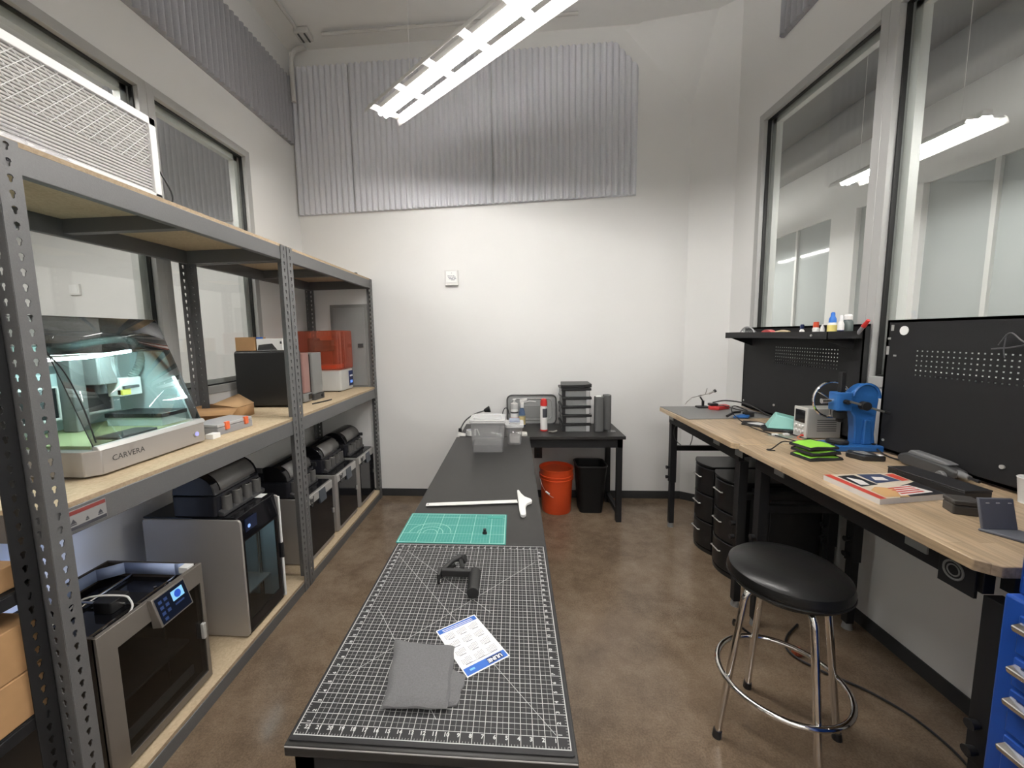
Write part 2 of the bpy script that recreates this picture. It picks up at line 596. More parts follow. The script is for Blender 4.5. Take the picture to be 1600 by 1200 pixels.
def baseb(name, poly):
    return struct(G().prism(poly, 'z', 0, 0.075).build(name, BASE, bevel=0.002))
baseb('baseboard_back', [(XL, YB - 0.008), (1.56, YB - 0.008), (1.556, YB), (XL, YB)])
baseb('baseboard_corner', [(1.555, YB - 0.008), (XR - 0.008, 3.616), (XR, 3.622), (1.56, YB)])
baseb('baseboard_right', [(XR - 0.008, YR), (XR, YR), (XR, 3.62), (XR - 0.008, 3.615)])
baseb('baseboard_left', [(XL, YR), (XL + 0.008, YR), (XL + 0.008, YB), (XL, YB)])

def window(name, side, y0, y1, z0, z1):
    """aluminium window between y0 and y1; side -1 left wall, +1 right wall"""
    xw = XL if side < 0 else XR
    s = side
    fr = G()
    a, b = xw - s * 0.012, xw + s * WT         # proud of the wall inside
    w = 0.05
    fr.box(a, b, y0, y0 + w, z0, z1); fr.box(a, b, y1 - w, y1, z0, z1)
    fr.box(a, b, y0 + w, y1 - w, z0, z0 + w); fr.box(a, b, y0 + w, y1 - w, z1 - w, z1)
    root = struct(fr.build(name, ALU, origin=(xw, (y0 + y1) / 2, z0), bevel=0.002))
    k = G(); c, d = xw + s * 0.018, xw + s * 0.040
    e = w; q = 0.008
    k.box(c, d, y0 + e, y0 + e + q, z0 + e, z1 - e); k.box(c, d, y1 - e - q, y1 - e, z0 + e, z1 - e)
    k.box(c, d, y0 + e, y1 - e, z0 + e, z0 + e + q); k.box(c, d, y0 + e, y1 - e, z1 - e - q, z1 - e)
    k.build('gasket', GASK, root)
    e2 = e + q; q2 = 0.03
    k = G(); c, d = xw + s * 0.058, xw + s * 0.10
    k.box(c, d, y0 + e, y0 + e2 + q2, z0 + e, z1 - e); k.box(c, d, y1 - e2 - q2, y1 - e, z0 + e, z1 - e)
    k.box(c, d, y0 + e, y1 - e, z0 + e, z0 + e2 + q2); k.box(c, d, y0 + e, y1 - e, z1 - e2 - q2, z1 - e)
    k.build('inner_frame', ALUL, root)
    k = G().box(xw + s * 0.046, xw + s * 0.052, y0 + e, y1 - e, z0 + e, z1 - e)
    k.build('pane', CLEARG, root)
    return root

window('window_1', -1, LW[0], 2.225, LW[2], LW[3])
window('window_2', -1, 2.225, LW[1], LW[2], LW[3])
window('window_3', 1, 2.26, RW[1], RW[2], RW[3])
window('window_4', 1, RW[0], 2.26, RW[2], RW[3])

# neighbouring room on the right: far wall with a band of windows and posts
g = G(); fx = XNR
posts = [(-1.5, 0.9), (1.6, 1.9), (3.0, 3.3), (4.49, 4.86), (5.28, 5.66), (7.0, 7.3), (8.6, YNR)]
g.box(fx, fx + 0.1, YR, YNR, 3.0, ZC); g.box(fx, fx + 0.1, YR, YNR, 0, 0.9)
for a, b in posts: g.box(fx - 0.03, fx + 0.1, a, b, 0.9, 3.0)
struct(g.build('wall_far_right', WALL))
g = G()
prev = -1.7
PANE = pm('dim_far_pane', (0.40, 0.43, 0.425), 0.08, var=0.04, scale=1.5)
k = 5
for a, b in posts:
    if a > prev + 0.05:
        w_ = struct(G().box(fx + 0.03, fx + 0.05, prev, a, 0.9, 3.0).build('window_%d' % k, PANE)); k += 1
        mid = (prev + a) / 2
        G().box(fx, fx + 0.06, mid - 0.02, mid + 0.02, 0.9, 3.0).build('mullion', ALUL, w_)
        G().box(fx, fx + 0.06, prev, a, 0.9, 0.95).build('sill', ALUL, w_)
    prev = b
struct(G().box(XR + WT, XNR, YNR, YNR + 0.1, 0, ZC).build('wall_far_end', WALL))
struct(G().box(XNL - 0.1, XNL, YR, YB, 0, ZC).build('wall_far_left', WALL))
# beams and ducts under the next room's ceiling
for i, (x0, x1, z0, nm) in enumerate(((2.25, 2.50, 3.86, 'ceiling_beam'), (2.95, 3.05, 3.94, 'ceiling_beam'), (3.5, 3.8, 3.55, 'air_duct'))):
    g = G().box(x0, x1, YR, YNR, z0, ZC) if nm == 'ceiling_beam' else G().rbox(x0, x1, YR, YNR, z0, z0 + 0.36, 0.08, axis='y')
    o = g.build(nm, DECK)
    tag(o, ('wide grey ceiling beam next door seen high through right window', 'slim grey ceiling beam next door, second from the right window', 'boxy grey air duct along the neighbouring room ceiling')[i], 'duct' if i == 2 else 'beam')

# ---------------------------------------------------------------- acoustic foam
def foam(label, origin, ux, w, z0, top, nd, group, mat=None):
    """ridged panel; ux along the wall, nd into the room; top(u) gives the upper edge"""
    p = 0.0526
    prof = [(0, .022), (.07, .024), (.25, .040), (.40, .046), (.60, .046), (.75, .040), (.93, .024)]
    us = []
    n = int(round(w / p)); p = w / n
    for i in range(n):
        us += [((i + a) * p, d) for a, d in prof]
    us.append((w, .022))
    g = G()
    o_, ux, nd = Vector(origin), Vector(ux), Vector(nd)
    zb_ = z0 if callable(z0) else (lambda u: z0)
    z0 = zb_(0)
    vs = []
    for u, d in us:
        b = o_ + ux * u + nd * d
        vs += [(b.x, b.y, zb_(u)), (b.x, b.y, top(u))]
    m_ = len(us)
    for u, d in us:
        b = o_ + ux * u + nd * 0.001
        vs += [(b.x, b.y, zb_(u)), (b.x, b.y, top(u))]
    fs = []
    for i in range(m_ - 1):
        a, b = 2 * i, 2 * i + 2
        c, d = 2 * m_ + 2 * i, 2 * m_ + 2 * i + 2
        fs += [(a, b, b + 1, a + 1), (c, d, b, a), (a + 1, b + 1, d + 1, c + 1)]
    fs += [(0, 1, 2 * m_ + 1, 2 * m_), (2 * m_ - 2, 2 * m_ - 1, 4 * m_ - 1, 4 * m_ - 2)]
    g.add(vs, fs)
    c_ = o_ + ux * (w / 2)
    o = g.build('acoustic_panel', mat or FOAM, origin=(c_.x, c_.y, z0), angle=0.5)
    return tag(o, label, 'acoustic panel', group)
GA = 'ridged grey acoustic foam panels'
yb = YB
foam('narrow ridged grey foam panel at the left end of back wall', (-2.015, yb, 0), (1, 0, 0), 0.541, lambda u: 2.750 + .0155 * u, lambda u: 4.04, (0, -1, 0), GA)
foam('ridged grey foam panel in the middle of the back wall', (-1.464, yb, 0), (1, 0, 0), 1.287, lambda u: 2.7586 + .0155 * u, lambda u: 4.04, (0, -1, 0), GA)
foam('ridged grey foam panel with cut upper corner, right end of back wall', (-0.170, yb, 0), (1, 0, 0), 1.262, lambda u: 2.7786 + .0155 * u, lambda u: min(4.05, 4.05 - (u - 1.06) * 1.05), (0, -1, 0), GA)
foam('ridged foam panel, colour darkened for shade, above left window, next to the corner', (XL, 2.50, 0), (0, 1, 0), 1.25, 3.36, lambda u: 3.93, (1, 0, 0), GA, FOAM_SHADE)
foam('ridged foam panel, colour darkened for shade, above left window, nearer the camera', (XL, 1.235, 0), (0, 1, 0), 1.26, 3.36, lambda u: 3.93, (1, 0, 0), GA, FOAM_SHADE)
foam('grey foam panel high on right wall above the window', (XR, 1.8, 0), (0, 1, 0), 1.285, 3.54, lambda u: 4.13, (-1, 0, 0), GA, FOAM_SHADE)
foam('ridged grey foam panel next door seen through the left window', (-3.86, yb, 0), (1, 0, 0), 1.26, 2.735, lambda u: 4.0, (0, -1, 0), GA)

# ---------------------------------------------------------------- ceiling conduit
PIPE = pm('painted_conduit', (0.58, 0.57, 0.55), 0.5)
g = G().tube([(-1.78, -1.6, 4.165), (-1.78, 3.50, 4.165)], 0.014, 8)
tag(g.build('ceiling_conduit', PIPE), 'thin painted conduit running along the left side of ceiling', 'conduit')
g = G().tube([(-1.60, 3.60, 4.165), (0.55, 3.60, 4.165)], 0.014, 8)
tag(g.build('ceiling_conduit', PIPE), 'thin painted conduit crossing the ceiling above back foam panels', 'conduit')
t = thing('junction_box', 'small painted junction box on ceiling where the conduits meet', 'junction box', (-1.76, 3.60, 4.15))
G().box(-1.82, -1.70, 3.54, 3.66, 4.15, 4.198).build('box', PIPE, t, bevel=0.006)
for dx in (-0.025, 0.03):
    G().box(-1.76 + dx - 0.006, -1.76 + dx + 0.006, 3.55, 3.65, 4.142, 4.152).build('strap', DARK, t)
g = G().tube(spline([(-1.80, 3.70, 4.14), (-1.90, 3.71, 4.13), (-1.935, 3.70, 4.05), (-1.94, 3.70, 3.86), (-1.94, 3.70, 3.7)], 6), 0.02, 10)
tag(g.build('conduit_elbow', PIPE), 'white curved conduit elbow in the upper left corner', 'conduit')

# ---------------------------------------------------------------- hanging lamps
TUBE = em('lamp_tube_glow', (1.0, 0.97, 0.935), TUBE_POWER)
LAMPW = pm('lamp_white_enamel', (0.80, 0.79, 0.77), 0.35, var=0.01)
def make_lamp(label, loc, rotz, L=2.44):
    t = thing('ceiling_light', label, 'ceiling light', loc, rotz, 'hanging strip lights')
    h = L / 2
    G().prism([(-.035, .018), (-.028, .055), (.028, .055), (.035, .018)], 'x', -h, h).build('housing', LAMPW, t, local=True)
    for s in (-1, 1):
        o = G().cyl((-h + .01, s * .020, 0), (h - .01, s * .020, 0), .0165, n=12).build('lamp_tube', TUBE, t, local=True)
        prof = [(s * .100, .018), (s * .110, .014), (s * .120, .004), (s * .128, -.013), (s * .133, -.030)]
        w = G(); n = len(prof)
        vs = []
        for x in (-h, h): vs += [(x, y, z) for y, z in prof]
        w.add(vs, [(i, i + 1, n + i + 1, n + i) for i in range(n - 1)])
        w.build('reflector', LAMPW, t, local=True, solid=0.002)
        lip = G().box(-h, h, s * .036 - .004, s * .036 + .004, .010, .022)
        lip.build('reflector_lip', LAMPW, t, local=True)
        nrib = 8
        for i in range(nrib + 1):
            x = -h + .03 + (L - .06) * i / nrib
            y0, y1 = sorted((s * .034, s * .114))
            r = G().box(x - .022, x + .022, y0, y1, .006, .018)
            r.build('cross_rib', LAMPW, t, local=True)
    for x in (-h * .72, h * .72):
        G().cyl((x, 0, .05), (x, 0, ZC - loc[2]), .002, n=6).build('hanging_cable', LAMPW, t, local=True)
    return t
ang = math.atan2(-0.66, 0.75)
dirx, diry = math.cos(ang), math.sin(ang)
LZ = 3.10
LAMP = make_lamp('bright white strip light hanging diagonally over the black tables', (-0.88 + dirx * 1.22, 2.86 + diry * 1.22, LZ), ang)
make_lamp('bright strip light next door seen through the right windows', (3.03, 2.97 + .56, 2.9), PI / 2, 1.12)
make_lamp('unseen strip light added to brighten the right neighbouring room, far end', (3.03, 7.3, 2.9), PI / 2)  # added out of view to brighten the far wall and panes
make_lamp('unseen strip light added to brighten the right neighbouring room, near end', (3.03, .9, 2.9), PI / 2)  # second unseen fixture, added for more light next door
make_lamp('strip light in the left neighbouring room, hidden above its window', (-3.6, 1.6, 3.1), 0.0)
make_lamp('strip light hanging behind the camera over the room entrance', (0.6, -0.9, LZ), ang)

# ---------------------------------------------------------------- wall fittings
t = thing('wall_thermostat', 'small white sensor box with grey print on back wall', 'thermostat', (-0.575, YB, 2.06))
G().rbox(-.637, -.513, YB - .03, YB, 2.06, 2.20, .008).build('body', WHITE, t, bevel=.004)
G().box(-.625, -.525, YB - .034, YB - .03, 2.085, 2.19).build('face_plate', PAPER, t, bevel=.001)
g = G()
rr = random.Random(3)
for (x0, x1, z) in ((-.612, -.590, 2.147), (-.586, -.572, 2.147), (-.566, -.548, 2.147), (-.608, -.576, 2.134), (-.570, -.536, 2.134), (-.600, -.560, 2.121), (-.554, -.532, 2.121), (-.580, -.545, 2.110)):
    g.box(x0, x1, YB - .0348, YB - .0338, z - .003, z + .003)
g.add([(-.576, YB - .0345, 2.17), (-.569, YB - .0345, 2.17), (-.5725, YB - .0345, 2.178)], [(0, 1, 2)])
g.build('printed_marks', INKL, t)
t = thing('wall_thermostat', 'pale sensor box on the neighbouring back wall through left window', 'thermostat', (-4.42, YB, 2.08))
G().rbox(-4.475, -4.365, YB - .03, YB, 2.08, 2.19, .008).build('body', WHITE, t, bevel=.004)
G().box(-4.465, -4.375, YB - .034, YB - .03, 2.10, 2.18).build('face_plate', PAPER, t)

t = thing('wall_outlet', 'brown-black power outlet on back wall above the orange bucket', 'outlet', (0.22, YB, 0.395))
BRN = pm('dark_outlet', (0.030, 0.018, 0.016), 0.4)
G().box(.182, .258, YB - .008, YB, .395, .515).build('cover_plate', BRN, t, bevel=.003)
for z in (.425, .485):
    G().rbox(.203, .237, YB - .012, YB - .007, z - .018, z + .018, .008, axis='y').build('socket', BLACK, t)

t = thing('electrical_panel', 'grey metal electrical panel on back wall behind orange printer', 'electrical panel', (-1.58, YB, 1.10))
G().box(-1.765, -1.40, YB - .035, YB, 1.10, 1.91).build('cabinet', GREY, t, bevel=.003)
G().box(-1.735, -1.43, YB - .042, YB - .034, 1.13, 1.88).build('door', pm('grey_panel_door', (.26, .265, .26), .4), t, bevel=.002)
G().box(-1.50, -1.45, YB - .052, YB - .040, 1.50, 1.535).build('latch', DARK, t, bevel=.002)

# ================================================================ STEEL SHELVING
XF, XB = -1.335, -1.965        # front and rear faces
BT, MT, TT = 0.075, 1.115, 2.14    # board tops
def slot_flange(w, h, pitch=0.0405):
    """steel strip in the (u, z) plane with keyhole slots punched through"""
    g = G()
    n = int(h / pitch); p = h / n
    hole = [(.0, -.011), (.0035, -.008), (.0045, 0), (.0072, .004), (.0060, .0095), (0, .0122), (-.0060, .0095), (-.0072, .004), (-.0045, 0), (-.0035, -.008)]
    N = len(hole)
    for i in range(n):
        zc = (i + .5) * p
        out = []
        for (u, z) in hole:
            a = math.atan2(z, u)
            c, s = math.cos(a), math.sin(a)
            k = min((w / 2) / max(abs(c), 1e-6), (p / 2) / max(abs(s), 1e-6))
            out.append((c * k, s * k))
        # make sure the four corners are met
        vs = [(w / 2 + u, 0, zc + z) for u, z in out] + [(w / 2 + u, 0, zc + z) for u, z in hole]
        fs = [(j, (j + 1) % N, N + (j + 1) % N, N + j) for j in range(N)]
        b = len(vs)
        vs += [(0, 0, zc - p / 2), (w, 0, zc - p / 2), (w, 0, zc + p / 2), (0, 0, zc + p / 2)]
        def near(q):  # corner fillers: triangle between the two outline points around each corner
            ang = math.atan2(q[1], q[0])
            aa = sorted(range(N), key=lambda j: math.atan2(out[j][1], out[j][0]))
            lo = [j for j in aa if math.atan2(out[j][1], out[j][0]) <= ang]
            hi = [j for j in aa if math.atan2(out[j][1], out[j][0]) > ang]
            return (lo[-1] if lo else aa[-1]), (hi[0] if hi else aa[0])
        for ci, q in enumerate(((-w / 2, -p / 2), (w / 2, -p / 2), (w / 2, p / 2), (-w / 2, p / 2))):
            lo, hi = near(q)
            fs.append((lo, b + ci, hi))
        g.add(vs, fs)
    return g.mesh('slotted_flange', smooth=False)
PH = 2.135
FL = slot_flange(0.055, PH)
FLB = FL.copy(); FLB.materials.append(BLACKM)
def post(parent, x, y, face_dir, side_dir, name='post', mat=STEEL):
    """angle post: one flange facing along x (in the y direction side_dir), one facing along y"""
    # flange in the y-z plane at x
    o1 = inst(name, FL, mat, parent, (x, y if side_dir > 0 else y, 0), (0, 0, PI / 2 if side_dir > 0 else -PI / 2), solid=.003)
    o2 = inst('post_return', FL, mat, parent, (x, y, 0), (0, 0, 0 if face_dir > 0 else PI), solid=.003)
    return o1
def unit(label, y0, y1):
    t = thing('shelving_unit', label, 'shelving unit', ((XF + XB) / 2, (y0 + y1) / 2, 0), 0, 'grey steel shelving units')
    # the corner of each angle sits at the unit's outer corner
    post(t, XF, y0, -1, 1); post(t, XF, y1, -1, -1)
    post(t, XB, y0, 1, 1); post(t, XB, y1, 1, -1)
    for top, hh in ((BT, .065), (MT, .085), (TT, .075)):
        zb_ = top - .015
        for x0, x1 in ((XF - .032, XF - .003), (XB + .003, XB + .032)):
            g = G().box(x0, x1, y0 + .004, y1 - .004, zb_ - hh, zb_)
            g.build('beam', STEEL, t, bevel=.003)
        for ya, yb_ in ((y0 + .004, y0 + .030), (y1 - .030, y1 - .004)):
            G().box(XB + .033, XF - .033, ya, yb_, zb_ - hh, zb_ - .001).build('side_beam', STEEL, t)
        yc = (y0 + y1) / 2
        G().box(XB + .033, XF - .033, yc - .02, yc + .02, zb_ - hh * .8, zb_ - .001).build('tie_bar', STEEL, t)
        fx_ = XF - .006
        bd = G().box(XB + .006, fx_ - .0015, y0 + .006, y1 - .006, zb_, top).build('shelf_board', CHIP, t)
        G().box(fx_ - .0015, fx_, y0 + .006, y1 - .006, zb_, top - .0005).build('rough_edge', CHIPE, bd)
    return t
UA = unit('long grey steel shelving unit, nearest the camera, holding the milling machine', 0.995, 2.335)
UB = unit('grey steel shelving unit in the far left corner holding orange printers', 2.345, 3.775)
# safety sticker on the front of the near unit's middle beam
zt = MT - .022
G().box(XF - .003, XF - .0015, 1.045, 1.16, zt - .066, zt - .004).build('safety_sticker', pm('grey_sticker', (.27, .265, .26), .5), UA)['label'] = 'grey safety sticker with red and black bands'
st = [c for c in UA.children if c.name.startswith('safety_sticker')][0]
G().box(XF - .0016, XF - .0006, 1.047, 1.158, zt - .018, zt - .006).build('red_band', pm('dull_red_print', (.22, .045, .04), .5), st)
G().box(XF - .0016, XF - .0006, 1.047, 1.158, zt - .065, zt - .055).build('black_band', INK, st)
g = G()
for y, s in ((1.060, .009), (1.100, .005), (1.140, .008)):
    g.add([(XF - .0007, y - s, zt - .045), (XF - .0007, y + s, zt - .045), (XF - .0007, y, zt - .045 + s * 1.6)], [(0, 1, 2)])
    g.box(XF - .0015, XF - .0007, y - s, y + s, zt - .050, zt - .047)
g.build('warning_marks', INK, st)
g = G()
for i in range(3):
    g.box(XF - .003, XF - .0015, 1.022 + i * .009, 1.028 + i * .009, TT - .062 + .002 * i, TT - .050)
g.build('maker_stamp', INK, UA)

# black rack at the left edge of the frame
t = thing('black_rack', 'black perforated metal rack at the left edge holding cardboard boxes', 'rack', (-1.7, 0.6, 0))
for x, y, fd, sd in ((-1.375, .985, -1, -1), (-1.375, .2, -1, 1), (-2.0, .985, 1, -1), (-2.0, .2, 1, 1)):
    inst('post', FLB, BLACKM, t, (x, y, 0), (0, 0, PI / 2 if sd > 0 else -PI / 2), solid=.003)
    inst('post_return', FLB, BLACKM, t, (x, y, 0), (0, 0, 0 if fd > 0 else PI), solid=.003)
for z in (.53, .91):
    for x0, x1 in ((-1.407, -1.379), (-1.996, -1.968)):
        G().box(x0, x1, .205, .980, z - .035, z).build('rail', BLACKM, t, bevel=.002)
    for y0, y1 in ((.205, .23), (.955, .980)):
        G().box(-1.966, -1.409, y0, y1, z - .035, z).build('rail', BLACKM, t)
    G().box(-1.995, -1.381, .21, .976, z, z + .006).build('shelf_plate', BLACKM, t)
FL2 = None
def carton(label, x0, x1, y0, y1, z0, z1, group=None):
    t = thing('cardboard_box', label, 'box', ((x0 + x1) / 2, (y0 + y1) / 2, z0), 0, group)
    G().box(x0, x1, y0, y1, z0, z1).build('carton', CARD, t, bevel=.003)
    ym = (y0 + y1) / 2
    G().box(x0 - .001, x1 + .001, ym - .02, ym + .02, z1, z1 + .001).build('tape', pm('parcel_tape', (.45, .33, .17), .25), t)
    return t
GB = 'cardboard boxes on the black rack'
carton('flat brown cardboard box at left edge, lower of two on rack', -1.93, -1.384, .40, .982, .537, .672, GB)
carton('flat brown cardboard box at left edge, upper of the two', -1.94, -1.387, .38, .978, .674, .815, GB)
carton('brown cardboard box on the upper shelf of black rack', -1.93, -1.40, .35, .965, .917, .985, GB)

# ---------------------------------------------------------------- air filter box on the top shelf
t = thing('air_filter_unit', 'large boxed air filter with white frame on top of the shelf', 'air filter', (-1.48, 0.85, TT))
fy0, fy1, fz0, fz1 = .30, 1.515, TT, TT + .285
G().box(-1.66, -1.372, fy0, fy1 + .012, fz0, fz1 + .012).build('case', BLACK, t, bevel=.004)
FW = pm('white_filter_frame', (.86, .85, .84), .5, var=.01)
g = G()
g.box(-1.372, -1.344, fy0, fy1, fz0, fz0 + .012); g.box(-1.372, -1.344, fy0, fy1, fz1 - .028, fz1)
g.box(-1.372, -1.344, fy0, fy0 + .028, fz0, fz1); g.box(-1.372, -1.344, fy1 - .028, fy1, fz0, fz1)
g.build('frame', FW, t, bevel=.002)
PL = pm('filter_pleat', (.60, .585, .565), .9, var=.16, scale=160)
npl = 23
hh = (fz1 - .028 - fz0 - .012) / npl
g0 = G()
g0.prism([(0, 0), (.007, hh * .10), (.008, hh * .40), (.007, hh * .72), (0, hh * .80), (-.004, hh * .80), (-.004, 0)], 'y', fy0 + .028, fy1 - .028)
me = g0.mesh('pleat', Vector((0, 0, 0)), angle=.3)
for i in range(npl):
    inst('pleat', me, PL, t, (-1.362, 0, fz0 + .012 + i * hh))
G().box(-1.372, -1.366, fy0 + .02, fy1 - .02, fz0, fz1 - .01).build('backing', pm('filter_backing', (.10, .095, .09), .9), t)
g = G()       # diamond wire mesh in front of the upper part
wz0, wz1 = fz0 + .10, fz1 - .028
k_ = 1.05                                    # rise over run
yy = fy0 - .3
while yy < fy1 + .3:
    for s in (1, -1):
        # line z = wz0 + s*k_*(y - yy), clipped to the frame opening
        ya_, yb_ = yy, yy + s * (wz1 - wz0) / k_
        lo, hi = max(min(ya_, yb_), fy0 + .028), min(max(ya_, yb_), fy1 - .028)
        if hi - lo > .01:
            g.cyl((-1.351, lo, wz0 + s * k_ * (lo - yy)), (-1.351, hi, wz0 + s * k_ * (hi - yy)), .0011, n=5)
    yy += .036
g.build('wire_mesh', FW, t)
BAG = glass('thin_plastic_film', (.93, .92, .95), frost=.25)
def crumple(u, v):
    return (-1.340 + .004 * math.sin(9 * u + 5 * v) + .004 * math.sin(31 * u), 1.02 + .17 * u + .01 * math.sin(7 * v), TT + .002 + v * (.05 * (1 - u * .8)) + .003 * math.sin(23 * u + 3))
tag(G().grid(crumple, 18, 5).build('plastic_film', BAG), 'crumpled clear plastic film at the foot of filter frame', 'plastic film')
g = G().tube(spline([(-1.50, 1.53, 2.36), (-1.47, 1.60, 2.34), (-1.455, 1.665, 2.26), (-1.45, 1.685, 2.20), (-1.45, 1.66, TT + .004)], 8), .0035, 6)
tag(g.build('power_cable', BLACK), 'black cable curling down behind the air filter on the top shelf', 'cable')
tag(G().rbox(-1.37, -1.35, 3.44, 3.475, TT, TT + .012, .004).build('cable_clip', BLACK), 'tiny black clip lying on top of the far shelf', 'clip')

# ---------------------------------------------------------------- desktop milling machine
t = thing('milling_machine', 'desktop milling machine with lit interior and smoked sloping lid', 'milling machine', (-1.7, 1.52, MT))
xf, xr_, ya, yz = -1.468, -1.945, 1.245, 1.765
zb = MT + .008; zt = MT + .098
SH = pm('machine_shell', (.40, .375, .35), .38, metal=.25, var=.03)
g = G().prism([(xf, ya + .035), (xf, yz - .01), (xf - .01, yz), (xr_, yz), (xr_, ya), (xf - .035, ya)], 'z', zb, zt)
g.build('base', SH, t, bevel=.003)
for x in (xf - .06, xr_ + .05):
    for y in (ya + .06, yz - .05):
        G().cyl((x, y, MT), (x, y, zb + .001), .016, n=12).build('foot', BLACK, t)
G().prism([(xf + .002, zt - .004), (xf - .012, zt + .014), (xf - .030, zt + .014), (xf - .030, zt - .004)], 'y', ya + .03, yz + .005).build('front_bevel', LSILV, t, bevel=.003)
b_ = G().cyl((xf - .002, yz - .062, zb + .043), (xf + .006, yz - .062, zb + .043), .0125, n=20).build('power_button', LSILV, t)
G().cyl((xf + .004, yz - .062, zb + .043), (xf + .0075, yz - .062, zb + .043), .0085, n=18).build('button_light', em('button_glow', (.25, .25, 1.0), 1.2), b_)
g = G(); put_text(g, 'CARVERA', .030, frame_mat((xf + .0012, ya + .135, zb + .048), (0, 1, 0), (0, 0, 1)))
g.build('lettering', DARK, t)
# lid shell
tx, tz = -1.665, 1.692
A0, A1 = ya + .03, yz - .003
sl = [(xf - .022, zt + .012), (tx, tz), (xr_, tz), (xr_, zt)]
G().add([(xf - .022, A0, zt + .012), (xf - .022, A1, zt + .012), (tx + .055, A1, tz - .140), (tx + .055, A0, tz - .140)], [(0, 1, 2, 3)]).build('lid_front', FRONTG, t, solid=.004)
lf = G().add([(tx + .055, A0, tz - .140), (tx + .055, A1, tz - .140), (tx, A1, tz), (tx, A0, tz)], [(0, 1, 2, 3)]).build('lid_upper', SMOKE, t, solid=.004)
G().box(xr_, tx, A0, A1, tz - .003, tz).build('lid_top', SMOKE, t)
for y, mm in ((A0, FRONTG), (A1, SMOKE)):
    G().prism([(xf - .022, zt), (tx, tz), (xr_, tz), (xr_, zt)], 'y', y - .003, y).build('lid_side', mm, t)
g = G()
for y in (A0 - .002, A1 + .001):
    g.tube([(xf - .020, y, zt + .012), (tx + .002, y, tz)], .0018, 6)
g.build('lid_edge', BLACK, t)
hb = G().box(-1.60, -1.57, A1 - .001, A1 + .012, 1.36, 1.375)
hb.build('lid_hinge', LSILV, t)
# interior
INW = pm('machine_interior', (.55, .66, .66), .5)
G().box(xr_ + .008, xr_ + .014, A0 + .01, A1 - .01, zt, 1.50).build('back_panel', INW, t)
G().prism([(xf - .05, zt + .004), (-1.63, 1.545), (xr_ + .015, 1.545), (xr_ + .015, zt + .004)], 'y', A1 - .018, A1 - .008).build('side_panel', INW, t)
G().box(xr_ + .015, xf - .045, A0 + .01, A1 - .02, zt, zt + .012).build('bed', pm('machine_bed', (.42, .46, .24), .6), t)
G().box(-1.60, -1.50, A0 + .10, A0 + .27, zt + .0125, zt + .022).build('bed_plate', DARK, t, bevel=.002)
G().box(-1.80, -1.53, A1 - .16, A1 - .022, zt + .05, zt + .068).build('rail', BLACK, t, bevel=.002)
G().box(-1.80, -1.54, A1 - .15, A1 - .022, zt + .0125, zt + .049).build('rail_block', INW, t)
DG = pm('machine_dark_plate', (.012, .013, .015), .25)
for (y0, y1) in ((A0 + .01, A0 + .20), (A0 + .285, A0 + .415)):
    p_ = G().box(-1.865, -1.858, y0, y1, 1.29, 1.415).build('gantry_plate', DG, t)
    q = G()
    q.box(-1.862, -1.852, y0 - .006, y1 + .006, 1.283, 1.291); q.box(-1.862, -1.852, y0 - .006, y1 + .006, 1.414, 1.422)
    q.box(-1.862, -1.852, y1, y1 + .007, 1.29, 1.415)
    q.build('plate_rim', WHITE, p_)
G().box(-1.885, -1.866, A0 + .005, A1 - .02, 1.275, 1.47).build('gantry_beam', INW, t)
G().box(-1.866, -1.80, A0 + .215, A0 + .27, zt + .013, 1.53).build('column', GREY, t, bevel=.004)
sp = G().box(-1.81, -1.735, A0 + .265, A0 + .345, 1.415, 1.535).build('spindle_housing', GREY, t, bevel=.005)
G().cyl((-1.775, A0 + .305, 1.375), (-1.775, A0 + .305, 1.42), .020, n=16).build('collet', DARK, sp)
G().box(-1.79, -1.725, A0 + .345, A0 + .445, 1.355, 1.435).build('tool_changer', WHITE, t, bevel=.003)
G().box(-1.745, -1.718, A0 + .345, A0 + .385, 1.36, 1.385).build('laser_sight', pm('yellow_plastic', (.75, .65, .10), .5), t, bevel=.002)
G().box(-1.722, -1.712, A0 + .35, A0 + .42, 1.388, 1.400).build('tool_arm', DARK, t)
g = G(); hp = spline([(-1.755, A0 + .43, 1.43), (-1.735, A0 + .455, 1.49), (-1.74, A0 + .475, 1.56), (-1.76, A0 + .43, 1.605), (-1.79, A0 + .33, 1.60), (-1.83, A0 + .20, 1.575), (-1.86, A0 + .06, 1.57)], 12)
g.tube(hp, [.0155 + (.0025 if i % 2 else 0) for i in range(len(hp))], 10)
g.build('vacuum_hose', pm('grey_green_hose', (.24, .30, .28), .35), t)
LED = em('machine_led', (.70, 1.0, .99), LED_POWER)
g = G().tube([(-1.645, A0 + .02, 1.535), (-1.645, A0 + .16, 1.538), (-1.645, A0 + .33, 1.555)], .006, 8)
g.build('led_strip', LED, t)
G().box(-1.75, -1.64, A0 + .36, A1 - .02, 1.56, 1.566).build('inner_hood', DG, t)
g = G().add([(-1.585, A1 - .022, 1.43), (-1.575, A1 - .022, 1.43), (-1.525, A1 - .022, 1.33), (-1.535, A1 - .022, 1.33), (-1.585, A1 - .027, 1.43), (-1.575, A1 - .027, 1.43), (-1.525, A1 - .027, 1.33), (-1.535, A1 - .027, 1.33)],
            [(0, 1, 2, 3), (7, 6, 5, 4), (0, 3, 7, 4), (1, 5, 6, 2), (0, 4, 5, 1), (3, 2, 6, 7)])
g.build('led_strip', LED, t)
g = G().tube(spline([(-1.625, A0 - .010, 1.575), (-1.56, A0 - .006, 1.50), (-1.51, A0 + .0, 1.37), (-1.482, A0 + .004, 1.24)], 8), .0025, 6)
g.build('lid_cord', BLACK, t)

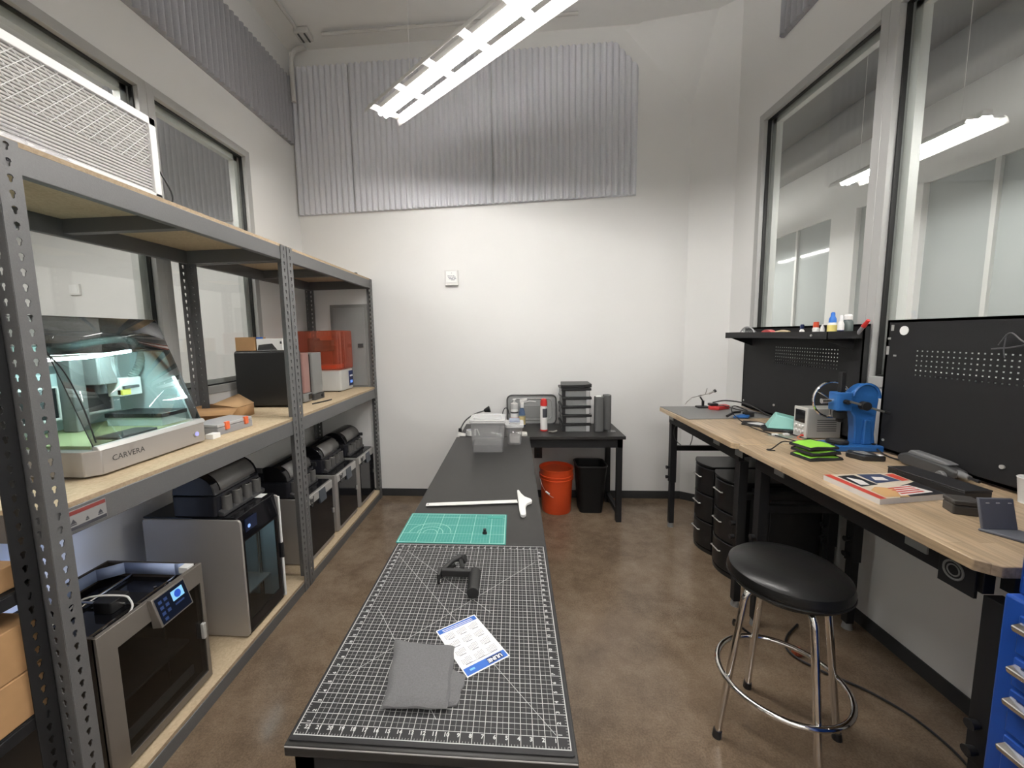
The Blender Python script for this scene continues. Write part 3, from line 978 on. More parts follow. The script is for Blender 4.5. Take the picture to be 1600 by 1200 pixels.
# ---------------------------------------------------------------- small items on the middle shelf
t = thing('parts_organizer', 'grey clear-lidded parts case with orange latches beside milling machine', 'organizer', (-1.56, 2.01, MT))
OR = [(-1.488, 1.865), (-1.462, 2.095), (-1.62, 2.13), (-1.66, 1.885)]
G().prism(OR, 'z', MT, MT + .038).build('tray', pm('organizer_grey', (.30, .30, .31), .35), t, bevel=.003)
G().prism([(x * 1.0 + (-.001), y) for x, y in OR], 'z', MT + .040, MT + .056).build('lid', pm('organizer_lid', (.44, .44, .45), .25), t, bevel=.003)
OL = pm('orange_latch', (.80, .16, .06), .4)
for k in (.25, .80):
    x = OR[0][0] + (OR[1][0] - OR[0][0]) * k; y = OR[0][1] + (OR[1][1] - OR[0][1]) * k
    G().box(x - .008, x + .007, y - .013, y + .013, MT + .022, MT + .062).build('latch', OL, t, bevel=.002)
tag(G().box(-1.50, -1.46, 1.795, 1.845, MT, MT + .024).build('paper_pad', PAPER, bevel=.001), 'small white paper pad between milling machine and parts case', 'paper pad')

t = thing('cardboard_box', 'opened brown cardboard box with raised flap behind parts case', 'box', (-1.80, 2.36, MT))
bx = [(-1.94, 2.19), (-1.66, 2.26), (-1.68, 2.43), (-1.96, 2.38)]
g = G()
for i in range(4):
    a, b = bx[i], bx[(i + 1) % 4]
    g.add([(a[0], a[1], MT), (b[0], b[1], MT), (b[0], b[1], MT + .075), (a[0], a[1], MT + .075)], [(0, 1, 2, 3)])
g.add([(x, y, MT + .001) for x, y in bx], [(0, 1, 2, 3)])
g.build('carton', CARD, t, solid=.004, angle=.05)
g = G().add([(-1.655, 2.25, MT + .075), (-1.675, 2.43, MT + .075), (-1.79, 2.45, MT + .130), (-1.80, 2.235, MT + .098)], [(0, 1, 2, 3)])
g.build('flap', pm('cardboard_light', (.52, .33, .17), .85), t, solid=.004, angle=.05)
g = G().add([(-1.94, 2.19, MT + .075), (-1.66, 2.26, MT + .075), (-1.64, 2.18, MT + .045), (-1.92, 2.11, MT + .045)], [(0, 1, 2, 3)])
g.build('flap', CARD, t, solid=.004, angle=.05)

t = thing('enclosed_printer', 'plain black enclosed machine with rounded corners beneath small boxes', 'printer', (-1.77, 2.73, MT))
G().rbox(-1.955, -1.545, 2.66, 2.80, MT + .010, MT + .40, .02, axis='x').build('body', pm('black_sheet', (.018, .018, .018), .38), t, bevel=.008)
G().box(-1.546, -1.541, 2.68, 2.78, MT + .10, MT + .35).build('door', BLACKG, t, bevel=.004)
for x in (-1.92, -1.60):
    for y in (2.685, 2.775):
        G().cyl((x, y, MT), (x, y, MT + .012), .018, n=10).build('foot', BLACK, t)
ZB2 = MT + .401
t = thing('cardboard_box', 'brown open carton lying on top of the black enclosed machine', 'box', (-1.86, 2.72, ZB2))
G().box(-1.945, -1.80, 2.675, 2.80, ZB2, ZB2 + .095).build('carton', CARD, t, bevel=.002)
t = thing('product_box', 'white printed box on top of the black enclosed machine', 'box', (-1.70, 2.75, ZB2))
G().box(-1.79, -1.60, 2.675, 2.83, ZB2, ZB2 + .082).build('carton', PAPER, t, bevel=.002)
G().add([(-1.785, 2.6745, ZB2 + .003), (-1.64, 2.6745, ZB2 + .003), (-1.675, 2.6745, ZB2 + .048), (-1.775, 2.6745, ZB2 + .040)], [(0, 1, 2, 3)]).build('printed_panel', DARK, t)
G().box(-1.79, -1.755, 2.674, 2.70, ZB2 + .082, ZB2 + .094).build('blue_tab', PBLUE, t)
G().box(-1.618, -1.606, 2.6735, 2.6745, ZB2 + .045, ZB2 + .062).build('printed_panel', INK, t)

# resin printers
def resin(label, x0, x1, y0, y1, zs, z1, cover, basem):
    t = thing('resin_printer', label, 'printer', ((x0 + x1) / 2, (y0 + y1) / 2, MT))
    G().rbox(x0, x1, y0, y1, MT + .008, zs, .02).build('base', basem, t, bevel=.004)
    for x in (x0 + .04, x1 - .04):
        for y in (y0 + .04, y1 - .04):
            G().cyl((x, y, MT), (x, y, MT + .010), .014, n=10).build('foot', BLACK, t)
    return t
PINK = pm('pink_tinted_cover', (.30, .165, .145), .3)
t = resin('resin printer with dusty pink cover beside the black machine', -1.90, -1.550, 2.83, 2.945, MT + .07, 0, PINK, GREY)
G().rbox(-1.89, -1.555, 2.835, 2.94, MT + .071, MT + .372, .018).build('cover', PINK, t, bevel=.006)
G().box(-1.551, -1.547, 2.885, 2.935, MT + .022, MT + .062).build('screen', BLACKG, t)
t = thing('curing_station', 'grey tower-shaped wash station between two resin printers', 'curing station', (-1.73, 3.05, MT))
G().rbox(-1.92, -1.54, 2.965, 3.125, MT, MT + .05, .015).build('base', DARK, t, bevel=.003)
G().rbox(-1.90, -1.548, 2.972, 3.118, MT + .05, MT + .368, .012).build('tower', GREY, t, bevel=.004)
G().box(-1.88, -1.57, 2.967, 2.974, MT + .06, MT + .358).build('dark_window', pm('station_window', (.05, .05, .048), .2), t)
G().cyl((-1.541, 3.075, MT + .026), (-1.533, 3.075, MT + .026), .012, n=16).build('knob', BLACK, t)
t = resin('resin printer with tall translucent orange cover in far corner', -1.90, -1.535, 3.43, 3.70, MT + .195, 0, AMBER, pm('printer_light_grey', (.50, .50, .48), .4))
cv = G().rbox(-1.925, -1.525, 3.415, 3.715, MT + .197, MT + .545, .035, n=5)
cv.build('cover', AMBER, t, bevel=.012, seg=3)
G().box(-1.86, -1.80, 3.50, 3.62, MT + .20, MT + .48).build('tower', BLACK, t, bevel=.003)
G().box(-1.80, -1.66, 3.51, 3.61, MT + .36, MT + .46).build('build_head', DARK, t, bevel=.005)
G().box(-1.80, -1.60, 3.47, 3.66, MT + .20, MT + .235).build('resin_tank', pm('resin_tank_orange', (.60, .14, .05), .3), t, bevel=.005)
sc = G().box(-1.536, -1.531, 3.60, 3.69, MT + .035, MT + .175).build('screen', pm('screen_navy', (.012, .022, .10), .15), t, bevel=.002)
G().box(-1.532, -1.530, 3.62, 3.67, MT + .060, MT + .085).build('screen_icon', em('icon_blue', (.15, .3, .8), .5), sc)
G().box(-1.532, -1.530, 3.615, 3.675, MT + .12, MT + .135).build('screen_icon', WHITE, sc)
tag(G().tube(spline([(-1.47, 2.78, MT + .005), (-1.43, 2.90, MT + .006), (-1.42, 2.98, MT + .005)], 4), .005, 6).build('hex_key', BLACK), 'short black tool lying on shelf edge before the pink printer', 'tool')

# ================================================================ PRINTERS ON THE BOTTOM SHELF
def filament_box(label, xc, yc, z0, spools=4):
    """domed spool box facing +x"""
    t = thing('filament_box', label, 'filament box', (xc, yc, z0), 0, 'black domed filament boxes')
    w = .175; d = .135
    loc = True
    G().rbox(-d, d * .75, -w, w, 0, .105, .02).build('base', pm('filament_box_black', (.013, .014, .019), .35), t, local=True, bevel=.004)
    prof = [(-d, .106)]
    for i in range(13):
        a = PI - PI * i / 12
        prof.append((-.02 + .112 * math.cos(a), .115 + .098 * math.sin(a)))
    prof.append((d * .72, .106))
    G().prism(prof, 'y', -w + .006, w - .006).build('lid', BLACKG if spools else BLACK, t, local=True, bevel=.004, angle=.5)
    win = []
    for i in range(7):
        a = math.radians(62 - 58 * i / 6)
        win.append((-.02 + .1145 * math.cos(a), .115 + .1005 * math.sin(a)))
    g = G(); n = len(win)
    vs = [(x, y, z) for y in (-w + .05, w - .03) for x, z in win]
    g.add(vs, [(i, i + 1, n + i + 1, n + i) for i in range(n - 1)])
    g.build('grey_window', pm('smoky_grey_window', (.17, .165, .16), .22), t, local=True, solid=.003)
    f = G()
    f.prism([(d * .75, .0), (d * .98, .0), (d * .98, .018), (d * .75, .030)], 'y', -w + .01, w - .01)
    f.build('front_panel', pm('filament_front', (.05, .05, .052), .3), t, local=True, bevel=.003)
    for k in range(4):
        y = -w + .06 + k * .078
        c = G().cyl((d * .83, y, .018), (d * .83, y, .092), .025, n=18)
        s = c.build('spool_feeder', pm('feeder_grey', (.10, .098, .095), .3), t, local=True)
        G().cyl((d * .83, y, .092), (d * .83, y, .095), .017, n=14).build('feeder_cap', CHROME, s, local=True)
    G().box(d * .2, d * .9, w - .008, w, .105, .135).build('latch', BLACK, t, local=True, bevel=.002)
    return t

def case_printer(label, y0, y1, top, handle_y):
    """boxed printer: grey shell, glass top, black glass door, silver band with small screen"""
    xf, xb = -1.388, -1.80
    t = thing('enclosed_printer', label, 'printer', ((xf + xb) / 2, (y0 + y1) / 2, BT), 0, 'grey boxed printers on the bottom shelf')
    z0 = BT + .008
    G().rbox(xb, xf, y0, y1, z0, top, .02).build('shell', SILV, t, bevel=.003)
    for x in (xb + .04, xf - .04):
        for y in (y0 + .04, y1 - .04):
            G().cyl((x, y, BT), (x, y, z0 + .001), .016, n=10).build('foot', BLACK, t)
    G().box(xb + .02, xf - .012, y0 + .012, y1 - .012, top, top + .006).build('top_glass', BLACKG, t, bevel=.002)
    d = G().box(xf - .001, xf + .006, y0 + .030, y1 - .014, z0 + .030, top - .062).build('door', BLACKG, t, bevel=.003)
    G().box(xf + .006, xf + .016, y1 - .030, y1 - .016, z0 + .20, z0 + .235).build('handle', LSILV, d, bevel=.002)
    G().box(xf - .001, xf + .007, y0 + .008, y1 - .010, top - .060, top - .001).build('front_band', LSILV, t, bevel=.003)
    b = [c for c in t.children if c.name.startswith('front_band')][0]
    yc = y0 + (y1 - y0) * .56
    s = G().add([(xf + .007, yc - .045, top - .095), (xf + .007, yc + .045, top - .095), (xf + .020, yc + .045, top - .095), (xf + .020, yc - .045, top - .095),
                 (xf + .007, yc - .045, top - .008), (xf + .007, yc + .045, top - .008), (xf + .010, yc + .045, top - .008), (xf + .010, yc - .045, top - .008)],
                [(3, 2, 1, 0), (4, 5, 6, 7), (0, 1, 5, 4), (1, 2, 6, 5), (2, 3, 7, 6), (3, 0, 4, 7)])
    s.build('screen', pm('off_screen', (.07, .08, .095), .12), t, bevel=.001)
    g = G(); yy = y0 + .075
    for a, b_ in (((-.024, -.012), (-.010, -.066)), ((.024, -.012), (.010, -.066))):
        g.tube([(xf + .0085, yy + a[0], top + a[1]), (xf + .0085, yy + b_[0], top + b_[1])], .004, 6)
    g.tube([(xf + .0085, yy - .010, top - .066), (xf + .0085, yy, top - .078), (xf + .0085, yy + .010, top - .066)], .004, 6)
    g.cyl((xf + .006, yy, top - .035), (xf + .010, yy, top - .035), .013, n=14)
    g.build('front_emblem', DARK, t)
    return t

# nearest: squat open-topped printer with a colour touch screen
t = thing('open_printer', 'squat bronze-grey printer with open blue-lit top and touch screen', 'printer', (-1.60, 1.33, BT))
BRZ = pm('bronze_grey_shell', (.20, .180, .158), .38, metal=.35, var=.05)
BRD = pm('dark_bronze_side', (.075, .062, .054), .45, metal=.2)
xf, xb, y0, y1, z0, z1 = -1.372, -1.83, 1.115, 1.565, BT + .010, .622
g = G()
g.box(xb, xf - .02, y0, y0 + .012, z0, z1); g.box(xb, xf - .02, y1 - .012, y1, z0, z1)
g.box(xb, xb + .012, y0, y1, z0, z1); g.box(xb, xf - .02, y0, y1, z0, z0 + .012)
g.build('shell', BRD, t, bevel=.002)
g = G()    # front frame with a bevelled opening
def quadf(a, b, c, d): g.add([a, b, c, d], [(0, 1, 2, 3)])
oy0, oy1, oz0, oz1 = y0 + .055, y1 - .030, z0 + .045, z1 - .075
P = [(xf - .012, y0, z0), (xf - .012, y1, z0), (xf - .012, y1, z1), (xf - .012, y0, z1)]
Q = [(xf, oy0, oz0), (xf, oy1, oz0), (xf, oy1, oz1), (xf, oy0, oz1)]
Pb = [(xf - .03, y, z) for _, y, z in P]; Qb = [(xf - .03, y, z) for _, y, z in Q]
vs = P + Q + Pb + Qb
fs = []
for i in range(4):
    j = (i + 1) % 4
    fs += [(i, j, 4 + j, 4 + i), (8 + j, 8 + i, 12 + i, 12 + j), (i, 8 + i, 8 + j, j), (4 + i, 4 + j, 12 + j, 12 + i)]
g.add(vs, fs)
g.build('front_frame', BRZ, t, bevel=.0015)
dr = G().box(xf - .010, xf - .004, oy0, oy1, oz0, oz1).build('door', DOORG, t)
G().box(xf - .002, xf + .014, y1 - .052, y1 - .036, z0 + .215, z0 + .285).build('handle', LSILV, dr, bevel=.003)
# interior seen through the door
G().box(xb + .05, xf - .06, y0 + .06, y1 - .05, .285, .297).build('build_plate', DARK, t, bevel=.002)
G().box(xf - .05, xf - .043, y0 + .06, y1 - .06, z0 + .06, z0 + .10).build('inner_plaque', GREY, t)
G().cyl((xf - .12, y0 + .10, z0 + .02), (xf - .12, y0 + .10, .53), .006, n=8).build('guide_rod', CHROME, t)
G().cyl((xf - .12, y1 - .10, z0 + .02), (xf - .12, y1 - .10, .53), .006, n=8).build('guide_rod', CHROME, t)
# sunken top deck; blue light on the rim is painted into its colour
g = G()
g.box(xb + .012, xf - .03, y0 + .012, y1 - .012, .548, .556)
g.build('top_deck', BLACKG, t)
RIM = pm('rim_blue_light_tint', (.42, .52, .78), .35)
g = G()
rim = [(xf - .07, y1 - .014), (xf - .12, y1 - .018), (xb + .10, y1 - .018), (xb + .03, y1 - .08), (xb + .03, y0 + .04)]
for i in range(len(rim) - 1):
    a, b = rim[i], rim[i + 1]
    g.add([(a[0], a[1], .575), (b[0], b[1], .575), (b[0], b[1], .624), (a[0], a[1], .624)], [(0, 1, 2, 3)])
g.build('rim_band', RIM, t, solid=.006)
g = G()
for x in (xb + .13, xf - .12): g.cyl((x, y0 + .02, .568), (x, y1 - .02, .568), .006, n=8)
g.cyl((xb + .03, y0 + .24, .572), (xf - .05, y0 + .24, .572), .006, n=8)
g.build('gantry_rail', CHROME, t)
G().rbox(xb + .20, xb + .28, y0 + .20, y0 + .28, .556, .60, .01).build('print_head', BLACK, t, bevel=.003)
for x, y in ((xf - .10, y1 - .07), (xf - .14, y1 - .10)):
    G().cyl((x, y, .556), (x, y, .572), .006, n=8).build('deck_screw', CHROME, t)
G().box(xf - .075, xf - .035, y1 - .05, y1 - .015, .60, .626).build('paper_tag', PAPER, t)
g = G().tube(spline([(xb + .18, y0 + .10, .60), (xb + .24, y0 + .15, .655), (xb + .33, y0 + .20, .635), (xf - .10, y0 + .205, .615), (xf - .075, y0 + .185, .595), (xf - .075, y0 + .14, .575), (xf - .09, y0 + .11, .562)], 8), .0035, 8)
g.build('filament_tube', WHITE, t)
em('printer_blue_led', (.45, .60, 1.0), 40.0)
G().box(xb - .012, xb - .001, y0 + .16, y1 - .03, .585, .592).build('light_bar', MATS['printer_blue_led'], t)
# tilted touch screen at the top of the front
sy0, sy1 = 1.300, 1.448
A = [(xf + .006, sy0, .628), (xf + .006, sy1, .628), (xf + .040, sy1, .520), (xf + .040, sy0, .520)]
B = [(xf - .012, sy0, .628), (xf - .012, sy1, .628), (xf + .0, sy1, .515), (xf + .0, sy0, .515)]
sc = G().add(A + B, [(0, 1, 2, 3), (7, 6, 5, 4), (0, 4, 5, 1), (1, 5, 6, 2), (2, 6, 7, 3), (3, 7, 4, 0)]).build('screen_housing', BRZ, t, bevel=.002)
def on_screen(u0, u1, v0, v1, k=.0012):
    def P(u, v):
        a = Vector(A[0]).lerp(Vector(A[1]), u); b = Vector(A[3]).lerp(Vector(A[2]), u)
        n = (Vector(A[1]) - Vector(A[0])).cross(Vector(A[3]) - Vector(A[0])).normalized()
        if n.x < 0: n = -n
        return a.lerp(b, v) + n * k
    return [P(u0, v0), P(u1, v0), P(u1, v1), P(u0, v1)]
G().add(on_screen(.05, .96, .05, .95), [(0, 1, 2, 3)]).build('display', em('display_navy', (.003, .005, .012), .5), sc)
G().add(on_screen(.50, .86, .16, .50, .0016), [(0, 1, 2, 3)]).build('display_picture', em('display_blue', (.20, .46, .70), .55), sc)
g = G()
q = on_screen(.50, .86, .16, .50, .0019); c = sum(q, Vector()) / 4
ux = (q[1] - q[0]).normalized(); uy = (q[3] - q[0]).normalized()
g.add([c + (ux * math.cos(a) + uy * math.sin(a)) * .015 for a in [2 * PI * i / 18 for i in range(18)]], [tuple(range(18))])
g.build('display_picture', em('display_dark_blue', (.02, .07, .40), .5), sc)
g = G()
for i in range(3):
    for j in range(2):
        g.add(on_screen(.12 + j * .16, .22 + j * .16, .18 + i * .2, .29 + i * .2, .0016), [(0, 1, 2, 3)])
g.add(on_screen(.14, .24, .78, .88, .0016), [(0, 1, 2, 3)]); g.add(on_screen(.52, .80, .60, .66, .0016), [(0, 1, 2, 3)])
io_ = g.build('display_icons', em('display_icon', (.022, .04, .11), .5), sc)
io_['kind'] = 'stuff'
for x in (xb + .05, xf - .06):
    for y in (y0 + .05, y1 - .05):
        G().cyl((x, y, BT), (x, y, z0 + .001), .018, n=10).build('foot', BLACK, t)

# larger silver printer with lit glass door
t = thing('enclosed_printer', 'large silver-sided printer with blue-lit glass door behind bronze printer', 'printer', (-1.62, 1.96, BT))
xf, xb, y0, y1, z0, z1 = -1.362, -1.885, 1.795, 2.125, BT + .008, .705
SH2 = pm('warm_silver_side', (.40, .38, .355), .36, metal=.35, var=.03)
def side(y):
    return G().prism(rrect(xb, xf, z0, z1, .022, 4), 'y', y, y + .012)
side(y0).build('side_panel', SH2, t, bevel=.003)
side(y1 - .012).build('side_panel', SH2, t, bevel=.003)
G().box(xb, xb + .01, y0 + .012, y1 - .012, z0, z1 - .01).build('back_panel', BLACKM, t)
G().box(xb, xf - .01, y0 + .012, y1 - .012, z0, z0 + .02).build('floor_pan', BLACKM, t)
G().box(xb + .004, xf - .022, y0 + .004, y1 - .004, z1, z1 + .010).build('top_plate', BLACKG, t, bevel=.003)
g = G().add([(xf - .004, y0 + .012, z1 - .115), (xf - .004, y1 - .012, z1 - .115), (xf - .022, y1 - .012, z1 + .006), (xf - .022, y0 + .012, z1 + .006),
             (xf - .05, y0 + .012, z1 - .115), (xf - .05, y1 - .012, z1 - .115), (xf - .05, y1 - .012, z1 + .006), (xf - .05, y0 + .012, z1 + .006)],
            [(0, 1, 2, 3), (7, 6, 5, 4), (0, 4, 5, 1), (3, 2, 6, 7), (0, 3, 7, 4), (1, 5, 6, 2)])
g.build('control_band', BLACKG, t, bevel=.002)
sc = G().box(xf - .012, xf - .006, y0 + .045, y0 + .135, z1 - .085, z1 - .020).build('screen', pm('screen_dark_blue', (.015, .022, .05), .1), t)
G().cyl((xf - .008, y0 + .07, z1 - .06), (xf - .004, y0 + .07, z1 - .06), .010, n=14).build('screen_icon', em('screen_icon_glow', (.25, .4, .8), .5), sc)
ft = G()
ft.box(xf - .012, xf - .004, y0 + .012, y0 + .028, z0 + .02, z1 - .116); ft.box(xf - .012, xf - .004, y1 - .045, y1 - .012, z0 + .02, z1 - .116)
ft.box(xf - .012, xf - .004, y0 + .028, y1 - .045, z0 + .02, z0 + .075); ft.box(xf - .012, xf - .004, y0 + .028, y1 - .045, z1 - .125, z1 - .116)
ft.build('door_frame', BLACKG, t)
dr = G().box(xf - .009, xf - .005, y0 + .028, y1 - .045, z0 + .075, z1 - .125).build('door', glass('blue_grey_door_glass', (.42, .50, .53)), t)
G().box(xf - .004, xf + .010, y1 - .014, y1 - .002, z0 + .245, z0 + .335).build('handle', BLACK, dr, bevel=.002)
G().box(xf - .004, xf + .004, y1 - .012, y1 - .001, z0 + .01, z0 + .245).build('edge_strip', PAPER, t)
G().box(xf - .004, xf + .004, y1 - .012, y1 - .001, z0 + .335, z1 - .01).build('edge_strip', PAPER, t)
INB = pm('printer_interior', (.36, .42, .44), .5)
G().box(xb + .012, xb + .016, y0 + .014, y1 - .014, z0 + .02, z1 - .02).build('interior_back', INB, t)
G().box(xb + .02, xf - .03, y1 - .018, y1 - .013, z0 + .02, z1 - .02).build('interior_side', INB, t)
G().box(xb + .06, xf - .06, y0 + .03, y1 - .04, z0 + .16, z0 + .17).build('build_plate', GREY, t, bevel=.002)
for y in (y1 - .075, y1 - .055): G().cyl((xf - .10, y, z0 + .02), (xf - .10, y, z1 - .03), .005, n=8).build('guide_rod', CHROME, t)
em('printer_white_led', (.75, .92, 1.0), 32.0)
G().box(xf - .045, xf - .037, y0 + .05, y1 - .09, z1 - .138, z1 - .131).build('light_bar', MATS['printer_white_led'], t)
G().box(xf - .10, xf - .055, y1 - .075, y1 - .02, z1 + .010, z1 + .012).build('worn_label', PAPER, t)
for x in (xb + .05, xf - .06):
    for y in (y0 + .05, y1 - .05):
        G().cyl((x, y, BT), (x, y, z0 + .001), .018, n=10).build('foot', BLACK, t)
filament_box('shiny black domed filament box on the blue-lit silver printer', -1.585, 1.975, z1 + .012)
g = G().tube(spline([(-1.66, 2.02, .93), (-1.70, 2.06, .945), (-1.80, 2.13, .90), (-1.93, 2.16, .86)], 6), .003, 6)

case_printer('grey boxed printer partly hidden behind the middle shelf post', 2.44, 2.835, .535, 0)
filament_box('black domed filament box on the printer behind the middle post', -1.60, 2.62, .543)
case_printer('grey boxed printer in the middle of the far shelf bay', 2.905, 3.29, .535, 0)
filament_box('black filament box with grey front on the middle grey printer', -1.60, 3.10, .543)
case_printer('grey boxed printer at the far end, next to back wall', 3.345, 3.725, .535, 0)
filament_box('black domed filament box on the farthest grey printer', -1.60, 3.54, .543)
g = G().tube(spline([(-1.98, 2.22, 1.10), (-1.97, 2.30, 1.0), (-1.975, 2.34, .92), (-1.98, 2.30, .80), (-1.985, 2.26, .62)], 8), .004, 6)
tag(g.build('power_cable', BLACK), 'dark cable hanging on left wall below the middle shelf', 'cable')
t = thing('wall_outlet', 'black outlet on the side of bay between big and grey printers', 'outlet', (-2.02, 2.36, .30))
G().box(XL, XL + .012, 2.32, 2.40, .30, .42).build('cover_plate', BLACK, t, bevel=.003)
for z in (.33, .39):
    G().rbox(XL + .010, XL + .016, 2.343, 2.377, z - .017, z + .017, .008, axis='x').build('socket', DARK, t)

# ================================================================ BLACK TABLES IN THE MIDDLE
TZ = .745
def black_table(name, label, x0, x1, y0, y1, insetx=.04, legs=True, cat='table'):
    t = thing(name, label, cat, ((x0 + x1) / 2, (y0 + y1) / 2, 0), 0, 'black laminate tables')
    G().box(x0, x1, y0, y1, TZ - .026, TZ).build('tabletop', DESK, t, bevel=.0025)
    i = insetx
    ap = G()
    ap.box(x0 + i, x1 - i, y0 + i, y0 + i + .03, TZ - .10, TZ - .026); ap.box(x0 + i, x1 - i, y1 - i - .03, y1 - i, TZ - .10, TZ - .026)
    ap.box(x0 + i, x0 + i + .03, y0 + i, y1 - i, TZ - .10, TZ - .026); ap.box(x1 - i - .03, x1 - i, y0 + i, y1 - i, TZ - .10, TZ - .026)
    ap.build('apron', BLACKM, t)
    for x in (x0 + i, x1 - i - .045):
        for y in (y0 + i, y1 - i - .045):
            G().box(x, x + .045, y, y + .045, 0, TZ - .026).build('leg', BLACKM, t, bevel=.003)
        G().box(x + .005, x + .040, y0 + i + .045, y1 - i - .045, .06, .10).build('side_rail', BLACKM, t, bevel=.002)
    return t
WT_ = black_table('work_table', 'long narrow black work table down the middle, under both cutting mats', -.492, .118, .716, 3.275, .014)
for x in (-.478, .059):
    G().box(x, x + .045, 1.975, 2.02, 0, TZ - .026).build('leg', BLACKM, WT_, bevel=.003)
G().box(-.490, .116, .7150, .7165, TZ - .004, TZ - .0015).build('worn_edge', pm('worn_edge_grey', (.34, .335, .33), .5), WT_)
black_table('side_table', 'black table across the back wall holding the stacked cases', -.47, .902, 3.283, 3.775, .02)
GRIPW = pm('edge_wear', (.30, .29, .28), .5)

# large grey cutting mat: printed frame .606 x .82, origin at the frame's corner
MW, MH = .588, .790
mx0, my0 = -.482, .738
gm = gridmat('grey_cutting_mat', (.024, .024, .025), (.48, .48, .47), MW, MH, MW / 46, MW / 23, .0010, .0015, MW / 23,
             diag=((.03, .70, .56, .03), (.05, .40, .30, .05), (.05, .74, .40, .40), (.05, .15, .55, .68)), rough=.5)
t = thing('cutting_mat', 'large charcoal cutting mat with white grid on the near table', 'cutting mat', (mx0, my0, TZ))
G().prism(rrect(-.006, MW + .006, -.012, MH + .008, .006), 'z', 0, .003).build('mat', gm, t, local=True)
g = G()
sp = MW / 23
for k in range(1, 23):
    put_text(g, str(23 - k), .0125, frame_mat((k * sp - .004, sp - .008, .0032), (1, 0, 0), (0, 1, 0)), .0004)
    put_text(g, str(23 - k), .010, frame_mat((k * sp - .004, MH - sp + .008, .0032), (1, 0, 0), (0, 1, 0)), .0003)
for k in range(1, 30):
    put_text(g, str(k), .0115, frame_mat((sp - .007, k * sp + .005, .0032), (0, 1, 0), (-1, 0, 0)), .0004)
    put_text(g, str(k), .0115, frame_mat((MW - sp + .007, k * sp + .005, .0032), (0, 1, 0), (-1, 0, 0)), .0004)
g.build('printed_numbers', pm('mat_print_white', (.55, .55, .54), .6), t, local=True)['kind'] = 'stuff'

# turquoise mat
TW, TH = .442, .262
tq = gridmat('turquoise_cutting_mat', (.042, .245, .212), (.30, .54, .48), TW, TH, .0127, .0762, .0012, .0024, .006,
             diag=(), rough=.5, fade=.42, arcs=((.12, .08, .09), (.12, .08, .055), (.12, .08, .03)))
t = thing('cutting_mat', 'turquoise cutting mat with pale grid on the middle table', 'cutting mat', (-.492, 1.545, TZ))
G().prism(rrect(-.006, TW + .006, -.006, TH + .006, .006), 'z', 0, .003).build('mat', tq, t, local=True)
G().prism(rrect(TW - .082, TW - .012, TH - .040, TH - .010, .003), 'z', .003, .0036).build('printed_box', pm('deep_turquoise', (.035, .28, .23), .5), t, local=True)
t = thing('small_knob', 'tiny black knob standing on the turquoise mat', 'knob', (-.135, 1.628, TZ + .003))
G().cyl((0, 0, 0), (0, 0, .010), .011, .008, n=14).build('collar', BLACK, t, local=True)
G().cyl((0, 0, .010), (0, 0, .020), .006, .007, n=12).build('stem', BLACK, t, local=True)

# T-square
t = thing('t_square', 'white T-square lying across the middle black table', 't-square', (-.21, 1.91, TZ))
bl = G().prism([(-.448, 1.884), (.008, 1.938), (.004, 1.972), (-.450, 1.918)], 'z', TZ + .006, TZ + .009)
TS = pm('white_tsquare', (.76, .755, .73), .5, var=.03)
bl.build('blade', TS, t)
hd = [(.006, 2.085), (.016, 2.088), (.028, 2.040), (.045, 2.000), (.075, 1.972), (.080, 1.955), (.078, 1.938), (.055, 1.918), (.046, 1.885), (.046, 1.800), (.038, 1.785), (.024, 1.785), (.018, 1.800), (.014, 1.85)]
G().prism(hd, 'z', TZ + .001, TZ + .016).build('head', TS, t, bevel=.003)
G().cyl((-.440, 1.902, TZ + .0091), (-.440, 1.902, TZ + .0096), .004, n=10).build('hang_hole', DARK, t)
g = G()
for i in range(60):
    k = i / 60; x = -.44 + .43 * k; y = 1.886 + .0509 * k
    g.box(x, x + .0006, y, y + (.008 if i % 5 == 0 else .004), TZ + .0090, TZ + .0093)
g.build('graduations', INKL, t)

# black printed handle part on the mat
MZ = TZ + .003
t = thing('camera_grip', 'black angled grip part lying on the grey cutting mat', 'grip', (-.20, 1.29, MZ))
PB = pm('matte_black_print', (.018, .018, .018), .5, var=.1, bump=.2, bscale=500)
G().box(-.262, -.146, 1.292, 1.310, MZ + .012, MZ + .036).build('bar', PB, t, bevel=.003)
G().cyl((-.146, 1.313, MZ + .021), (-.142, 1.195, MZ + .021), .020, .0195, n=22).build('handle', PB, t, bevel=.002)
ca = G().box(-.272, -.262, 1.268, 1.316, MZ, MZ + .036).build('clamp_plate', PB, t, bevel=.002)
for y in (1.275, 1.285):
    G().cyl((-.268, y, MZ + .010), (-.262, y, MZ + .006), .004, n=10).build('screw', CHROME, ca)
g = G()
g.tube([(-.262, 1.318, MZ + .02), (-.23, 1.352, MZ + .038), (-.206, 1.374, MZ + .040)], [.010, .009, .012], 10)
g.tube([(-.206, 1.374, MZ + .030), (-.196, 1.335, MZ + .036), (-.188, 1.312, MZ + .030)], .008, 8)
g.tube([(-.262, 1.322, MZ + .010), (-.225, 1.365, MZ + .012)], .007, 8)
g.build('bent_arm', PB, t)
G().cyl((-.206, 1.378, MZ + .028), (-.186, 1.374, MZ + .034), .017, .015, n=16).build('thumb_wheel', PB, t, bevel=.002)

